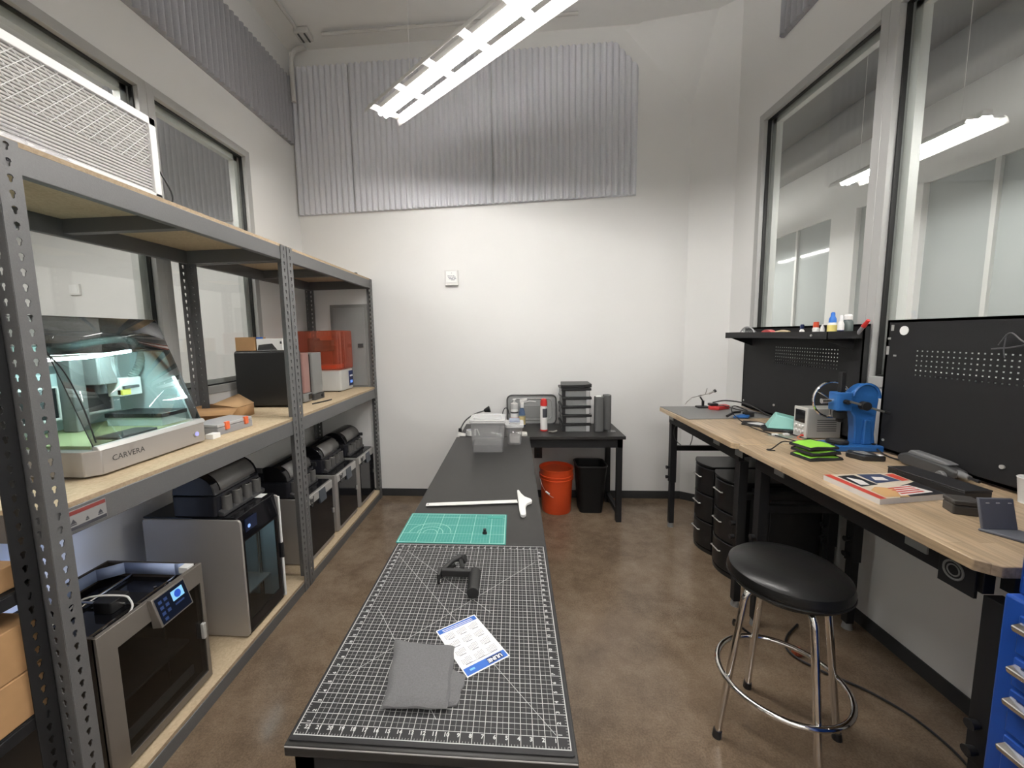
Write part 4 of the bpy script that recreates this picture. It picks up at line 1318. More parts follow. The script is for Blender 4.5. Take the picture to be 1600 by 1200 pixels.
# calendar card
t = thing('calendar_card', 'blue and white calendar card lying upside down beside grey cloth', 'calendar', (-.128, 1.0125, MZ), math.radians(-144.4))
cw, ch = .128, .187
G().box(-cw / 2, cw / 2, -ch / 2, ch / 2, 0, .0006).build('card', PAPER, t, local=True)
G().box(-cw / 2 + .003, cw / 2 - .003, ch / 2 - .027, ch / 2 - .003, .0006, .0008).build('blue_band', PBLUE, t, local=True)
G().box(-cw / 2 + .003, cw / 2 - .003, -ch / 2 + .003, -ch / 2 + .020, .0006, .0008).build('blue_band', PBLUE, t, local=True)
G().box(-.050, -.005, ch / 2 - .025, ch / 2 - .006, .0008, .0009).build('dark_panel', pm('print_navy', (.010, .025, .09), .6), t, local=True)
g = G(); put_text(g, 'ULINE', .0155, frame_mat((-.0275, ch / 2 - .0155, .0010), (1, 0, 0), (0, 1, 0)), .0006)
G().box(.033, .047, ch / 2 - .019, ch / 2 - .013, .0008, .0010).build('pale_mark', pm('print_sky_blue', (.20, .50, .80), .6), t, local=True)
for (z_, n_) in ((-.0775, .0042), (-.0835, .0042)):
    g.box(-.048, .048, z_ - n_ / 4, z_ + n_ / 4, .0009, .0010)
g.build('lettering', PAPER, t, local=True)
g = G()
for r in range(4):
    for c in range(3):
        cx, cy = -.038 + c * .038, .046 - r * .0335
        g.box(cx - .010, cx + .010, cy + .010, cy + .0125, .0007, .0009)
        for w in range(5):
            for d in range(7):
                if (w == 0 and d < (r + c) % 5) or (w == 4 and d > 3): continue
                x = cx - .0135 + d * .0043; y = cy + .006 - w * .0042
                g.box(x, x + .0026, y, y + .0020, .0007, .0008)
g.box(-.045, .045, .0575, .0590, .0007, .0009)
g.build('printed_months', INKL, t, local=True)

# grey cloth, folded
t = thing('folded_cloth', 'folded grey microfibre cloth on the near cutting mat', 'cloth', (-.235, .90, MZ))
def flap(poly, z0, z1, seed):
    g = G(); rr = random.Random(seed)
    a, b, c, d = [Vector((x, y, 0)) for x, y in poly]
    ph = [rr.uniform(0, 6) for _ in range(4)]
    def P(u, v, top):
        p = a.lerp(b, u).lerp(d.lerp(c, u), v)
        e = min(u, 1 - u, v, 1 - v)
        rise = min(1, e / .07) ** .5
        z = z0 + (z1 - z0) * (.30 + .70 * rise) + .0016 * math.sin(9 * u + ph[0] + 4 * v) + .0014 * math.sin(11 * v + ph[1] - 3 * u)
        w = .0018 * math.sin(14 * u + ph[2]) + .0018 * math.sin(13 * v + ph[3])
        return (p.x + w, p.y + w * .6, z if top else z0)
    g.grid(lambda u, v: P(u, v, True), 22, 22)
    n = 22
    g.grid(lambda u, v: P(u, v, False), 22, 22)
    off = 23 * 23
    ring = [i for i in range(23)] + [j * 23 + 22 for j in range(1, 23)] + [22 * 23 + i for i in range(21, -1, -1)] + [j * 23 for j in range(21, 0, -1)]
    for k in range(len(ring)):
        p, q = ring[k], ring[(k + 1) % len(ring)]
        g.f.append((p, q, q + off, p + off))
    return g
flap([(-.312, .806), (-.140, .822), (-.128, .905), (-.318, .985)], MZ, MZ + .010, 5).build('lower_fold', CLOTHG, t)
flap([(-.306, .801), (-.160, .806), (-.170, .985), (-.338, .998)], MZ + .008, MZ + .022, 9).build('upper_fold', CLOTHG, t)

# storage bins on the far part of the table
def bin_(label, x0, x1, y0, y1, z0, h, taper, lidm, wall_m, extra=None):
    t = thing('storage_bin', label, 'bin', ((x0 + x1) / 2, (y0 + y1) / 2, z0))
    g = G(); n = 5
    r = .02
    b = rrect(x0 + taper, x1 - taper, y0 + taper, y1 - taper, r, n); u = rrect(x0, x1, y0, y1, r, n)
    N = len(b)
    vs = [(x, y, z0 + .001) for x, y in b] + [(x, y, z0 + h) for x, y in u]
    g.add(vs, [tuple(range(N))[::-1]] + [(i, (i + 1) % N, N + (i + 1) % N, N + i) for i in range(N)])
    g.build('tub', wall_m, t, solid=.002)
    g = G()
    o = rrect(x0 - .008, x1 + .008, y0 - .008, y1 + .008, r + .006, n)
    vs = [(x, y, z0 + h - .014) for x, y in o] + [(x, y, z0 + h) for x, y in o]
    g.add(vs, [(i, (i + 1) % N, N + (i + 1) % N, N + i) for i in range(N)])
    g.build('rim', lidm, t, solid=.002)
    if extra != 'open':
        g = G().prism(rrect(x0 - .009, x1 + .009, y0 - .009, y1 + .009, r + .006, n), 'z', z0 + h + .001, z0 + h + .010)
        g.prism(rrect(x0 + .02, x1 - .02, y0 + .02, y1 - .02, r, n), 'z', z0 + h + .010, z0 + h + .020)
        g.build('lid', lidm, t, bevel=.003)
    return t
MILK = glass('milky_plastic', (.88, .88, .88), frost=.24, ior=1.4)
LIDW = glass('milky_lid', (.93, .93, .93), frost=.62, ior=1.4)
t = bin_('tall milky clear bin with white lid on the middle table', -.322, -.078, 2.812, 3.03, TZ, .232, .012, LIDW, MILK)
G().box(-.305, -.095, 2.828, 3.012, TZ + .004, TZ + .055).build('contents', pm('bin_contents', (.16, .16, .16), .8, var=.25, scale=30), t, bevel=.004)
t = bin_('small clear bin with papers behind the tall bin', -.070, .058, 3.02, 3.20, TZ, .150, .014, LIDW, CLEARP)
G().box(-.045, .035, 3.05, 3.17, TZ + .004, TZ + .06).build('contents', pm('bin_papers', (.62, .60, .58), .8, var=.2, scale=40), t, bevel=.01)
G().box(-.045, .035, 3.06, 3.16, TZ + .171, TZ + .184).build('folded_paper', pm('blue_grey_paper', (.32, .36, .44), .7), t)
# clutter behind the bins
t = thing('desk_lamp', 'small black gooseneck lamp lying in the clutter left of bins', 'lamp', (-.40, 3.40, TZ))
G().tube(spline([(-.47, 3.38, TZ + .05), (-.43, 3.42, TZ + .11), (-.36, 3.46, TZ + .155), (-.27, 3.47, TZ + .185)], 8), .006, 8).build('neck', DARK, t)
G().cyl((-.475, 3.375, TZ), (-.475, 3.375, TZ + .05), .018, .014, n=14).build('base', BLACK, t)
G().cyl((-.27, 3.47, TZ + .185), (-.22, 3.47, TZ + .20), .014, .03, n=16).build('shade', BLACK, t)
t = thing('tape_roll', 'white roll of tape on the back table left of the bins', 'tape', (-.375, 3.345, TZ))
g = G()
ring = [( .040, .0), (.040, .04)]
g.lathe([(.022, 0), (.042, 0), (.042, .044), (.022, .044), (.022, 0)], (-.375, 3.345, TZ), 24)
g.build('roll', WHITE, t)
G().cyl((-.375, 3.345, TZ + .044), (-.375, 3.345, TZ + .046), .032, n=20).build('print_ring', INKL, t)
tag(G().add([(-.49, 3.297, TZ + .002), (-.42, 3.294, TZ + .002), (-.42, 3.335, TZ + .014), (-.485, 3.345, TZ + .026)], [(0, 1, 2, 3)]).build('crumpled_paper', pm('off_white_paper', (.70, .69, .66), .8), solid=.002),
    'creased off-white paper at the left end of back table', 'paper')
g = G().tube(spline([(-.30, 3.31, TZ + .006), (-.315, 3.36, TZ + .020), (-.335, 3.41, TZ + .034), (-.39, 3.43, TZ + .012), (-.43, 3.41, TZ + .006)], 8), .004, 6)
tag(g.build('white_cable', WHITE), 'white cable coiled by the tape roll on the back table', 'cable')
tag(G().tube(spline([(-.14, 3.36, TZ + .006), (-.10, 3.37, TZ + .20), (-.065, 3.37, TZ + .222), (-.05, 3.36, TZ + .175)], 6), .004, 6).build('bent_wire', BLACK), 'bent black wire sticking up behind the tall bin', 'wire')
# items on the back table
t = thing('tote_lid', 'grey translucent tote lid leaning upright against the back wall', 'lid', (.155, 3.76, TZ))
LIDG = pm('grey_translucent_lid', (.34, .345, .34), .28, var=.03)
def lidP(x, z, d): return (x, 3.772 - d + (TZ - z) * .0, z)
lx0, lx1, lz0, lz1 = -.072, .385, TZ + .002, TZ + .278
G().prism(rrect(lx0, lx1, lz0, lz1, .045, 5), 'y', 3.762, 3.772).build('panel', LIDG, t, bevel=.002)
o = rrect(lx0, lx1, lz0, lz1, .045, 5)
G().tube([(x, 3.758, z) for x, z in o], .007, 8, closed=True).build('rim', pm('dark_lid_rim', (.08, .08, .08), .3), t)
i_ = rrect(lx0 + .04, lx1 - .04, lz0 + .04, lz1 - .035, .04, 5)
G().tube([(x, 3.760, z) for x, z in i_], .006, 8, closed=True).build('inner_ridge', LIDG, t)
G().prism(rrect(lx0 + .11, lx1 - .12, lz0 + .06, lz1 - .10, .02, 4), 'y', 3.758, 3.763).build('center_panel', pm('lid_center', (.26, .265, .26), .3), t, bevel=.002)
G().tube(spline([(lx0 + .12, 3.757, lz1 - .07), (lx0 + .18, 3.757, lz1 - .066), (lx0 + .21, 3.757, lz1 - .058), (lx0 + .27, 3.757, lz1 - .064)], 5), .004, 6).build('bright_crease', PAPER, t)
t = thing('spray_can', 'white aerosol can with red cap on the back table', 'spray can', (.252, 3.50, TZ))
c_ = (.252, 3.50, TZ)
G().lathe([(.033, 0), (.033, .012)], c_, 20).build('base_ring', RED, t)
G().lathe([(.031, .012), (.031, .205), (.024, .222)], c_, 20).build('can', WHITE, t)
G().lathe([(.030, .222), (.030, .255), (.024, .278), (.012, .285)], c_, 20).build('cap', RED, t)
g = G()
for a in range(-6, 4):
    a0, a1 = math.radians(-60 + a * 9), math.radians(-60 + (a + 1) * 9)
    R_ = .0314
    g.add([(c_[0] + R_ * math.cos(q), c_[1] + R_ * math.sin(q), TZ + z) for q, z in ((a0, .12), (a1, .12), (a1, .20), (a0, .20))], [(0, 1, 2, 3)])
g.build('black_label', INK, t)
t = thing('spray_bottle', 'blue spray bottle with white trigger head by the grey lid', 'bottle', (.065, 3.66, TZ))
c_ = (.065, 3.66, TZ)
G().lathe([(.030, 0), (.030, .12), (.024, .15), (.013, .175)], c_, 20).build('bottle', glass('blue_clear_plastic', (.30, .45, .75), frost=.35), t)
G().lathe([(.0305, .02), (.0305, .10)], c_, 20).build('label', pm('yellow_label', (.62, .50, .24), .6), t)
G().box(.050, .080, 3.64, 3.68, TZ + .175, TZ + .225).build('neck', WHITE, t, bevel=.006)
G().add([(.045, 3.645, TZ + .225), (.110, 3.645, TZ + .245), (.112, 3.675, TZ + .262), (.045, 3.675, TZ + .25), (.045, 3.645, TZ + .25), (.110, 3.645, TZ + .262)], [(0, 1, 5, 4), (0, 3, 2, 1), (4, 5, 2, 3), (0, 4, 3), (1, 2, 5)]).build('trigger_head', WHITE, t)
t = thing('pump_bottle', 'white bottle with pink label next to the blue spray bottle', 'bottle', (-.005, 3.66, TZ))
c_ = (-.005, 3.66, TZ)
G().lathe([(.035, 0), (.036, .14), (.030, .165)], c_, 20).build('bottle', WHITE, t)
G().lathe([(.0365, .03), (.0365, .09)], c_, 20).build('label', pm('pink_label', (.62, .36, .34), .6), t)
G().lathe([(.037, .128), (.037, .142)], c_, 20).build('dark_band', DARK, t)
G().lathe([(.033, .166), (.033, .215), (.012, .225), (.010, .250)], c_, 18).build('cap', pm('pale_grey_cap', (.55, .55, .54), .4), t)
G().box(-.020, .012, 3.655, 3.668, TZ + .25, TZ + .258).build('nozzle', WHITE, t, bevel=.002)
for k, (x, y) in enumerate(((.30, 3.415), (.325, 3.405), (.345, 3.42))):
    g = G().cyl((x - .014, y, TZ + .008), (x + .014, y + .006, TZ + .008 + .004 * k), .008, n=10)
    tag(g.build('metal_fitting', pm('dull_metal', (.30, .29, .26), .4, metal=.7)), ('leftmost small metal fitting below the spray can', 'middle small metal fitting below the spray can', 'rightmost small metal fitting below the spray can')[k], 'fitting', 'small metal fittings')
tag(G().prism([(.020, 3.30), (.10, 3.31), (.10, 3.40), (.03, 3.42)], 'z', TZ, TZ + .012).build('paper_scrap', pm('scrap_paper', (.62, .61, .57), .8, var=.3, scale=60)), 'crumpled printed paper scrap right of the small clear bin', 'paper')
# stacked cases
CB = pm('case_black', (.014, .014, .015), .35)
CCL = pm('case_clear_grey', (.20, .205, .205), .25, var=.12, scale=20)
def case(i, label):
    z = TZ + i * .076
    dx = (.0, .004, -.003, .002, -.002)[i]
    x0, x1, y0, y1 = .408 + dx, .642 + dx, 3.445, 3.70
    t = thing('storage_case', label, 'case', ((x0 + x1) / 2, (y0 + y1) / 2, z), 0, 'stacked black and clear cases')
    G().box(x0, x1, y0, y1, z, z + .054).build('tray', CCL, t, bevel=.004)
    G().box(x0 - .008, x1 + .010, y0 - .008, y1 + .01, z + .055, z + .075).build('lid', CB, t, bevel=.003)
    for x in (x0 - .004, x1 - .034):
        G().box(x, x + .030, y0 - .006, y0 + .004, z + .004, z + .058).build('latch', CB if x < .5 else pm('latch_grey', (.42, .42, .42), .4), t, bevel=.002)
    return t
nm = ('lowest of the five stacked black-lidded cases on back table', 'second lowest of the five stacked black-lidded cases', 'middle one of the five stacked black-lidded cases', 'second highest of the five stacked black-lidded cases', 'highest black-lidded case of the stack, beneath the loose tray')
for i in range(5): case(i, nm[i])
zt = TZ + 5 * .076
g = G().prism([(.395, 3.44), (.60, 3.44), (.665, 3.50), (.665, 3.70), (.42, 3.70)], 'z', zt, zt + .030)
tag(g.build('plastic_tray', CB, bevel=.004), 'loose black tray lying askew on top of stacked cases', 'tray')
FELT = pm('grey_felt', (.115, .116, .116), .95, var=.15, scale=200, spec=.1)
t = thing('felt_roll', 'upright dark grey felt bundle touching the stacked cases', 'felt roll', (.717, 3.46, TZ))
G().prism(rrect(.680, .755, 3.425, 3.50, .022, 4), 'z', TZ, TZ + .305).build('bundle', FELT, t, bevel=.006)
G().box(.690, .735, 3.44, 3.49, TZ + .305, TZ + .309).build('paper_liner', PAPER, t)
t = thing('felt_roll', 'upright dark grey felt bundle at the right, by table end', 'felt roll', (.80, 3.52, TZ))
G().prism(rrect(.765, .835, 3.49, 3.56, .026, 4), 'z', TZ, TZ + .312).build('bundle', FELT, t, bevel=.008)
tag(G().prism([(.79, 3.42), (.85, 3.41), (.86, 3.47), (.80, 3.48)], 'z', TZ, TZ + .006).build('clear_pouch', CLEARP), 'clear plastic pouch in front of the right felt bundle', 'pouch')

# bucket and waste bin beneath
t = thing('bucket', 'orange plastic bucket with rim rings under the back table', 'bucket', (.365, 3.55, 0))
c_ = (.365, 3.55, 0)
pr_ = [(.128, .0), (.130, .004), (.143, .300), (.152, .302), (.152, .312), (.145, .314), (.146, .330), (.153, .332), (.153, .342), (.146, .344), (.147, .392), (.153, .394), (.153, .402), (.145, .402), (.140, .30), (.126, .008)]
G().lathe(pr_, c_, 40).build('pail', ORANGE, t)
G().cyl((c_[0], c_[1], .372), (c_[0], c_[1], .376), .1425, n=36).build('lid_inset', ORANGE, t)
a = [(c_[0] - .150 * math.cos(q), c_[1] - .150 * math.sin(q), .335 - .17 * math.sin(q)) for q in [PI * i / 24 for i in range(25)]]
G().tube([(x, y - .008, z) for x, y, z in a][:11], .002, 6).build('handle', CHROME, t)
G().cyl((.262, 3.432, .212), (.292, 3.412, .196), .008, n=10).build('handle_grip', WHITE, t)
t = thing('waste_bin', 'black rectangular waste bin beside the orange bucket', 'waste bin', (.67, 3.56, 0))
lo, up = rrect(.565, .765, 3.475, 3.66, .04, 5), rrect(.535, .800, 3.44, 3.69, .05, 5)
inn = rrect(.545, .790, 3.45, 3.68, .045, 5); inb = rrect(.572, .758, 3.482, 3.653, .04, 5)
N = len(lo); zt_ = .43
vs = [(x, y, 0) for x, y in lo] + [(x, y, zt_) for x, y in up] + [(x, y, zt_) for x, y in inn] + [(x, y, .01) for x, y in inb]
fs = [tuple(range(N))[::-1], tuple(range(3 * N, 4 * N))]
for k in range(3): fs += [(k * N + i, k * N + (i + 1) % N, (k + 1) * N + (i + 1) % N, (k + 1) * N + i) for i in range(N)]
G().add(vs, fs).build('tub', pm('bin_black', (.006, .006, .006), .55, spec=.3), t)
G().tube([(x, y, zt_) for x, y in up], .007, 8, closed=True).build('rim', BLACK, t)

# ================================================================ WORKBENCHES ON THE RIGHT
BZ = .98
XB2 = XR - .015
def workbench(label, x0, y0, y1, hidden_near=False):
    t = thing('workbench', label, 'workbench', ((x0 + XB2) / 2, (y0 + y1) / 2, 0), 0, 'wooden topped workbenches')
    c = .035
    G().prism([(x0 + c, y0), (XB2, y0), (XB2, y1), (x0 + .004, y1), (x0, y1 - .004), (x0, y0 + c)], 'z', BZ - .032, BZ).build('worktop', WOODT, t, bevel=.003)
    # apron under the front edge and ends
    xa = x0 + .06
    G().box(xa, xa + .03, y0 + .06, y1 - .05, BZ - .115, BZ - .0325).build('front_rail', BLACKM, t, bevel=.002)
    G().box(XB2 - .08, XB2 - .05, y0 + .06, y1 - .05, BZ - .115, BZ - .0325).build('back_rail', BLACKM, t, bevel=.002)
    for y in (y0 + (.036 if hidden_near else .075), y1 - .075):
        G().box(xa + .03, XB2 - .08, y - .015, y + .015, BZ - .09, BZ - .0325).build('end_rail', BLACKM, t)
        for x in (xa + .026, XB2 - .075):
            lg = G().box(x - .024, x + .024, y - .024, y + .024, .38, BZ - .115).build('leg', BLACKM, t, bevel=.002)
            G().box(x - .019, x + .019, y - .019, y + .019, .035, .40).build('inner_leg', BLACKM, lg, bevel=.002)
            G().cyl((x, y, 0), (x, y, .036), .024, .018, n=14).build('foot', GREY, lg)
            for z in (.42, .50):
                G().cyl((x - .024, y, z), (x - .048, y, z), .011, .014, n=12).build('clamp_knob', BLACK, lg)
        G().box(xa + .05, XB2 - .10, y - .014, y + .014, BZ - .34, BZ - .30).build('stretcher', BLACKM, t, bevel=.002)
    for k in ((.21, .785) if hidden_near else (.05, .27, .90)):
        y = y0 + (y1 - y0) * k
        G().box(xa - .006, xa, y - .035, y + .035, BZ - .085, BZ - .034).build('bracket_plate', pm('zinc_plate', (.30, .31, .30), .4, metal=.4), t, bevel=.001)
    return t
W1 = workbench('far wooden workbench with grey mat, against right wall', 1.175, 2.205, 3.325)
W2 = workbench('near wooden workbench with the blue press and book', 1.195, 1.055, 2.198, True)
em_ = G().box(1.245, 1.254, 1.125, 1.220, BZ - .135, BZ - .034)
o = em_.build('emblem_plate', BLACKM, W2, bevel=.001)
o['label'] = 'black plate with round emblem'
g = G().tube([(1.2445, 1.180 + .026 * math.cos(q), BZ - .085 + .026 * math.sin(q)) for q in [2 * PI * i / 24 for i in range(24)]], .003, 6, closed=True)
g.tube([(1.2445, 1.180 + .016 * math.cos(q), BZ - .085 + .016 * math.sin(q)) for q in [2 * PI * i / 24 for i in range(24)]], .002, 6, closed=True)
g.build('emblem_ring', GREY, o)

# ---------------------------------------------------------------- pegboards
PEGM = pm('pegboard_black', (.017, .017, .018), .6, spec=.25, bump=.1, bscale=300)
def pegboard(label, x, y0, y1, z0, z1, hy0, ncol, hz0, nrow, pitch, group):
    t = thing('pegboard', label, 'pegboard', (x, (y0 + y1) / 2, z0), 0, group)
    g = G()
    hy1 = hy0 + ncol * pitch; hz1 = hz0 + nrow * pitch
    th = .0015
    def sheet(a, b, c, d): g.box(x, x + th, a, b, c, d)
    sheet(y0, hy0, z0, z1); sheet(hy1, y1, z0, z1); sheet(hy0, hy1, z0, hz0); sheet(hy0, hy1, hz1, z1)
    w, h = pitch * .17, pitch * .13
    p = pitch / 2
    o4 = [(-p, -p), (p, -p), (p, p), (-p, p)]; i4 = [(-w, -h), (w, -h), (w, h), (-w, h)]
    for i in range(ncol):
        for j in range(nrow):
            cy, cz = hy0 + (i + .5) * pitch, hz0 + (j + .5) * pitch
            vs = [(x, cy + a, cz + b) for a, b in o4 + i4] + [(x + th, cy + a, cz + b) for a, b in o4 + i4]
            fs = []
            for k in range(4):
                q = (k + 1) % 4
                fs += [(q, k, 4 + k, 4 + q), (8 + k, 8 + q, 12 + q, 12 + k), (4 + k, 12 + k, 12 + q, 4 + q)]
            g.add(vs, fs)
    g.build('perforated_sheet', PEGM, t, angle=.01)
    f = G()
    for ya, yb_ in ((y0, y0 + .012), (y1 - .012, y1)): f.box(x, x + .025, ya, yb_, z0, z1)
    f.box(x, x + .025, y0, y1, z1 - .012, z1); f.box(x, x + .025, y0, y1, z0, z0 + .012)
    f.build('folded_edge', BLACKM, t)
    for y in (y0 + .03, y1 - .03):
        for z in (z0 + .05,):
            G().cyl((x - .004, y, z), (x + .001, y, z), .006, n=10).build('bolt', LSILV, t)
    G().cyl((x - .006, y0 + .68, z0 + .075), (x + .001, y0 + .68, z0 + .075), .008, n=10).build('bolt', LSILV, t)
    return t
PX = 1.795
P1 = pegboard('black perforated pegboard with a shelf, behind the far bench', PX, 2.215, 3.295, BZ + .012, 1.608, 2.37, 26, 1.352, 6, .0212, 'black pegboards')
P2 = pegboard('black perforated pegboard at right edge, behind the near bench', PX, .90, 2.092, BZ + .012, 1.622, 1.30, 30, 1.362, 6, .0216, 'black pegboards')
G().cyl((PX - .001, 2.005, 1.572), (PX - .003, 2.005, 1.572), .021, n=20).build('white_sticker', PAPER, P2)
g = G()
for (y, z, h_) in ((2.062, 1.585, .028), (2.075, 1.535, .010), (2.078, 1.478, .040), (2.04, 1.455, .008)):
    g.box(PX - .003, PX - .001, y - .007, y + .007, z - h_ / 2, z + h_ / 2)
g.build('punched_slots', pm('bare_metal', (.42, .42, .41), .4, metal=.5), P2)
# wire bundle hanging on the right pegboard
g = G().tube(spline([(PX - .02, 1.62, 1.515), (PX - .025, 1.585, 1.56), (PX - .025, 1.545, 1.53), (PX - .025, 1.50, 1.51), (PX - .025, 1.44, 1.55)], 8), .0022, 6)
g.tube(spline([(PX - .02, 1.64, 1.500), (PX - .02, 1.57, 1.510), (PX - .02, 1.50, 1.53), (PX - .02, 1.42, 1.545)], 6), .003, 6)
g.tube(spline([(PX - .02, 1.60, 1.555), (PX - .022, 1.60, 1.50), (PX - .022, 1.595, 1.47)], 6), .002, 6)
g.cyl((PX - .02, 1.55, 1.515), (PX, 1.55, 1.52), .003, n=8)
tag(g.build('wire_bundle', pm('dark_wire', (.07, .07, .075), .4)), 'tangled grey wires hooked on the right pegboard', 'wires')

# shelf on pegboard 1
t = thing('pegboard_shelf', 'narrow black metal shelf hooked onto the far pegboard', 'shelf', (1.69, 2.73, 1.535))
sx0, sx1, sy0, sy1, sz = 1.62, PX - .003, 2.225, 3.235, 1.530
g = G()
g.box(sx0, sx1, sy0, sy1, sz, sz + .004); g.box(sx0, sx0 + .004, sy0, sy1, sz, sz + .043)
g.box(sx0, sx1, sy0, sy0 + .004, sz, sz + .043); g.box(sx0, sx1, sy1 - .004, sy1, sz, sz + .043)
g.build('tray', BLACKM, t)
for y in (sy0 + .05, sy1 - .05):
    G().prism([(sx0 + .02, sz), (sx1, sz), (sx1, sz - .06)], 'y', y - .002, y + .002).build('bracket', BLACKM, t)
q = G().cyl((sx0 - .005, 2.335, sz + .022), (sx0, 2.335, sz + .022), .006, n=10).build('bolt', LSILV, t)
SZ = sz + .004
def bottle(label, y, x, prof, colm, capprof, capm, lab=None, name='bottle'):
    t = thing(name, label, 'bottle', (x, y, SZ))
    G().lathe(prof, (x, y, SZ), 18).build('bottle', colm, t)
    G().lathe(capprof, (x, y, SZ), 16).build('cap', capm, t)
    if lab:
        G().lathe([(lab[0], lab[1]), (lab[0], lab[2])], (x, y, SZ), 18).build('label', lab[3], t)
    return t
X_ = 1.70
NAVY = pm('navy_plastic', (.012, .02, .07), .35)
bottle('tiny navy bottle with white shoulder on the pegboard shelf', 2.53, X_, [(.012, 0), (.012, .045), (.006, .055)], WHITE, [(.010, .055), (.010, .078), (.007, .082)], NAVY)
bottle('white glue bottle with orange-red cap on the pegboard shelf', 2.42, X_, [(.017, 0), (.017, .055), (.012, .062)], WHITE, [(.014, .062), (.013, .090), (.010, .093)], pm('red_orange_cap', (.65, .08, .03), .4), (.0174, .010, .030, pm('red_print', (.6, .12, .10), .5)))
bottle('small plain white bottle between red-capped and blue-capped bottles', 2.372, X_, [(.011, 0), (.011, .050), (.007, .068)], WHITE, [(.005, .068), (.004, .080)], WHITE)
bottle('yellow-labelled bottle with blue nozzle cap on pegboard shelf', 2.290, X_ - .01, [(.020, 0), (.021, .075), (.014, .088)], WHITE, [(.017, .086), (.016, .105), (.010, .118), (.009, .136), (.005, .140)], pm('bright_blue_cap', (.03, .17, .60), .35), (.0214, .012, .072, pm('yellow_print', (.78, .66, .22), .5)))
bottle('slim white bottle with navy base next to the green bottle', 2.243, X_ - .003, [(.014, .0), (.014, .075), (.009, .09)], WHITE, [(.008, .09), (.007, .118), (.004, .122)], pm('pale_cap', (.72, .72, .72), .4), (.0143, .004, .045, NAVY))
bottle('dark green-grey bottle with round white cap on pegboard shelf', 2.262, X_ + .045, [(.023, 0), (.023, .085), (.016, .098)], pm('green_grey_bottle', (.075, .10, .095), .3), [(.019, .098), (.019, .118), (.012, .126)], WHITE)
t = thing('marker_pen', 'grey pen with red end leaning out of pegboard shelf', 'pen', (1.772, 2.236, SZ))
a, b = Vector((1.774, 2.245, SZ + .010)), Vector((1.770, 2.170, SZ + .092))
G().cyl(a, a.lerp(b, .62), .009, n=12).build('barrel', pm('grey_clear_barrel', (.28, .28, .29), .3), t)
G().cyl(a.lerp(b, .62), b, .011, .008, n=12).build('cap', RED, t)
t = thing('safety_glasses', 'clear curved safety glasses at the left of pegboard shelf', 'glasses', (1.66, 3.02, SZ))
CL2 = glass('clear_lens', (.80, .82, .82), frost=.25)
def lens(u, v):
    a = PI * (.15 + .7 * u)
    return (1.66 + .018 * math.sin(v * 3), 3.02 + .085 * math.cos(a), SZ + .028 + .034 * math.sin(a) * v + .010 * v)
G().grid(lens, 18, 4).build('lens', CL2, t, solid=.002)
G().tube([(1.66, 3.02 + .088 * math.cos(PI * i / 16), SZ + .022 + .055 * math.sin(PI * i / 16)) for i in range(17)], .004, 6).build('frame', pm('grey_clear_frame', (.38, .38, .39), .25), t)
G().tube([(1.66, 3.105, SZ + .024), (1.64, 3.15, SZ + .032), (1.635, 3.19, SZ + .024)], .004, 6).build('temple', pm('grey_clear_frame', (.38, .38, .39), .25), t)
t = thing('tape_dispenser', 'red semicircular tape dispenser on the pegboard shelf', 'tape', (1.67, 2.80, SZ))
G().prism([(2.80 + .075 * math.cos(PI * i / 14), SZ + .055 * math.sin(PI * i / 14)) for i in range(15)] + [(2.80 + .045 * math.cos(PI * (14 - i) / 14), SZ + .028 * math.sin(PI * (14 - i) / 14)) for i in range(15)], 'x', 1.655, 1.69).build('body', pm('red_tape', (.50, .06, .06), .4), t, bevel=.002)
tag(G().tube(spline([(1.66, 2.70, SZ + .035), (1.66, 2.64, SZ + .042), (1.66, 2.58, SZ + .036)], 6), .010, 8).build('wooden_brush', pm('pale_wood', (.55, .43, .28), .6)), 'pale wooden stick lying on pegboard shelf by red tape', 'stick')

# ---------------------------------------------------------------- far bench items
t = thing('bench_mat', 'grey rubber mat covering the far end of bench', 'mat', (1.46, 3.08, BZ))
RUB = pm('grey_bench_mat', (.215, .215, .21), .5, var=.06, scale=60)
G().prism([(1.178, 3.322), (1.198, 2.832), (XB2 - .04, 2.872), (XB2 - .04, 3.322)], 'z', BZ, BZ + .005).build('sheet', RUB, t, bevel=.001)
B1 = BZ + .005
t = thing('helping_hands', 'metal helping-hands clamp stand on the grey bench mat', 'clamp stand', (1.48, 3.26, B1))
G().rbox(1.435, 1.525, 3.225, 3.295, B1, B1 + .012, .015).build('base', BLACKM, t, bevel=.003)
G().cyl((1.485, 3.26, B1 + .012), (1.485, 3.26, B1 + .055), .010, n=12).build('post', BLACKM, t)
G().tube([(1.485, 3.26, B1 + .05), (1.462, 3.26, B1 + .085)], .006, 8).build('knuckle', BLACK, t)
SSM = pm('dull_steel_rod', (.32, .31, .29), .35, metal=.8)
G().cyl((1.395, 3.265, B1 + .078), (1.525, 3.255, B1 + .112), .003, n=8).build('cross_rod', SSM, t)
G().tube([(1.40, 3.265, B1 + .080), (1.365, 3.27, B1 + .045), (1.352, 3.27, B1 + .025)], .004, 8).build('alligator_clip', CHROME, t)
G().tube([(1.525, 3.255, B1 + .112), (1.560, 3.25, B1 + .130)], .007, 8).build('alligator_clip', SSM, t)
G().cyl((1.560, 3.25, B1 + .130), (1.573, 3.25, B1 + .138), .012, n=12).build('clamp_ball', BLACK, t)
G().tube([(1.50, 3.258, B1 + .108), (1.512, 3.258, B1 + .155)], .003, 8).build('upright_rod', SSM, t)
G().cyl((1.45, 3.262, B1 + .092), (1.470, 3.259, B1 + .098), .006, n=10).build('wing_nut', SSM, t)
t = thing('iron_holder', 'red soldering holder with black clip on bench mat', 'holder', (1.565, 3.20, B1))
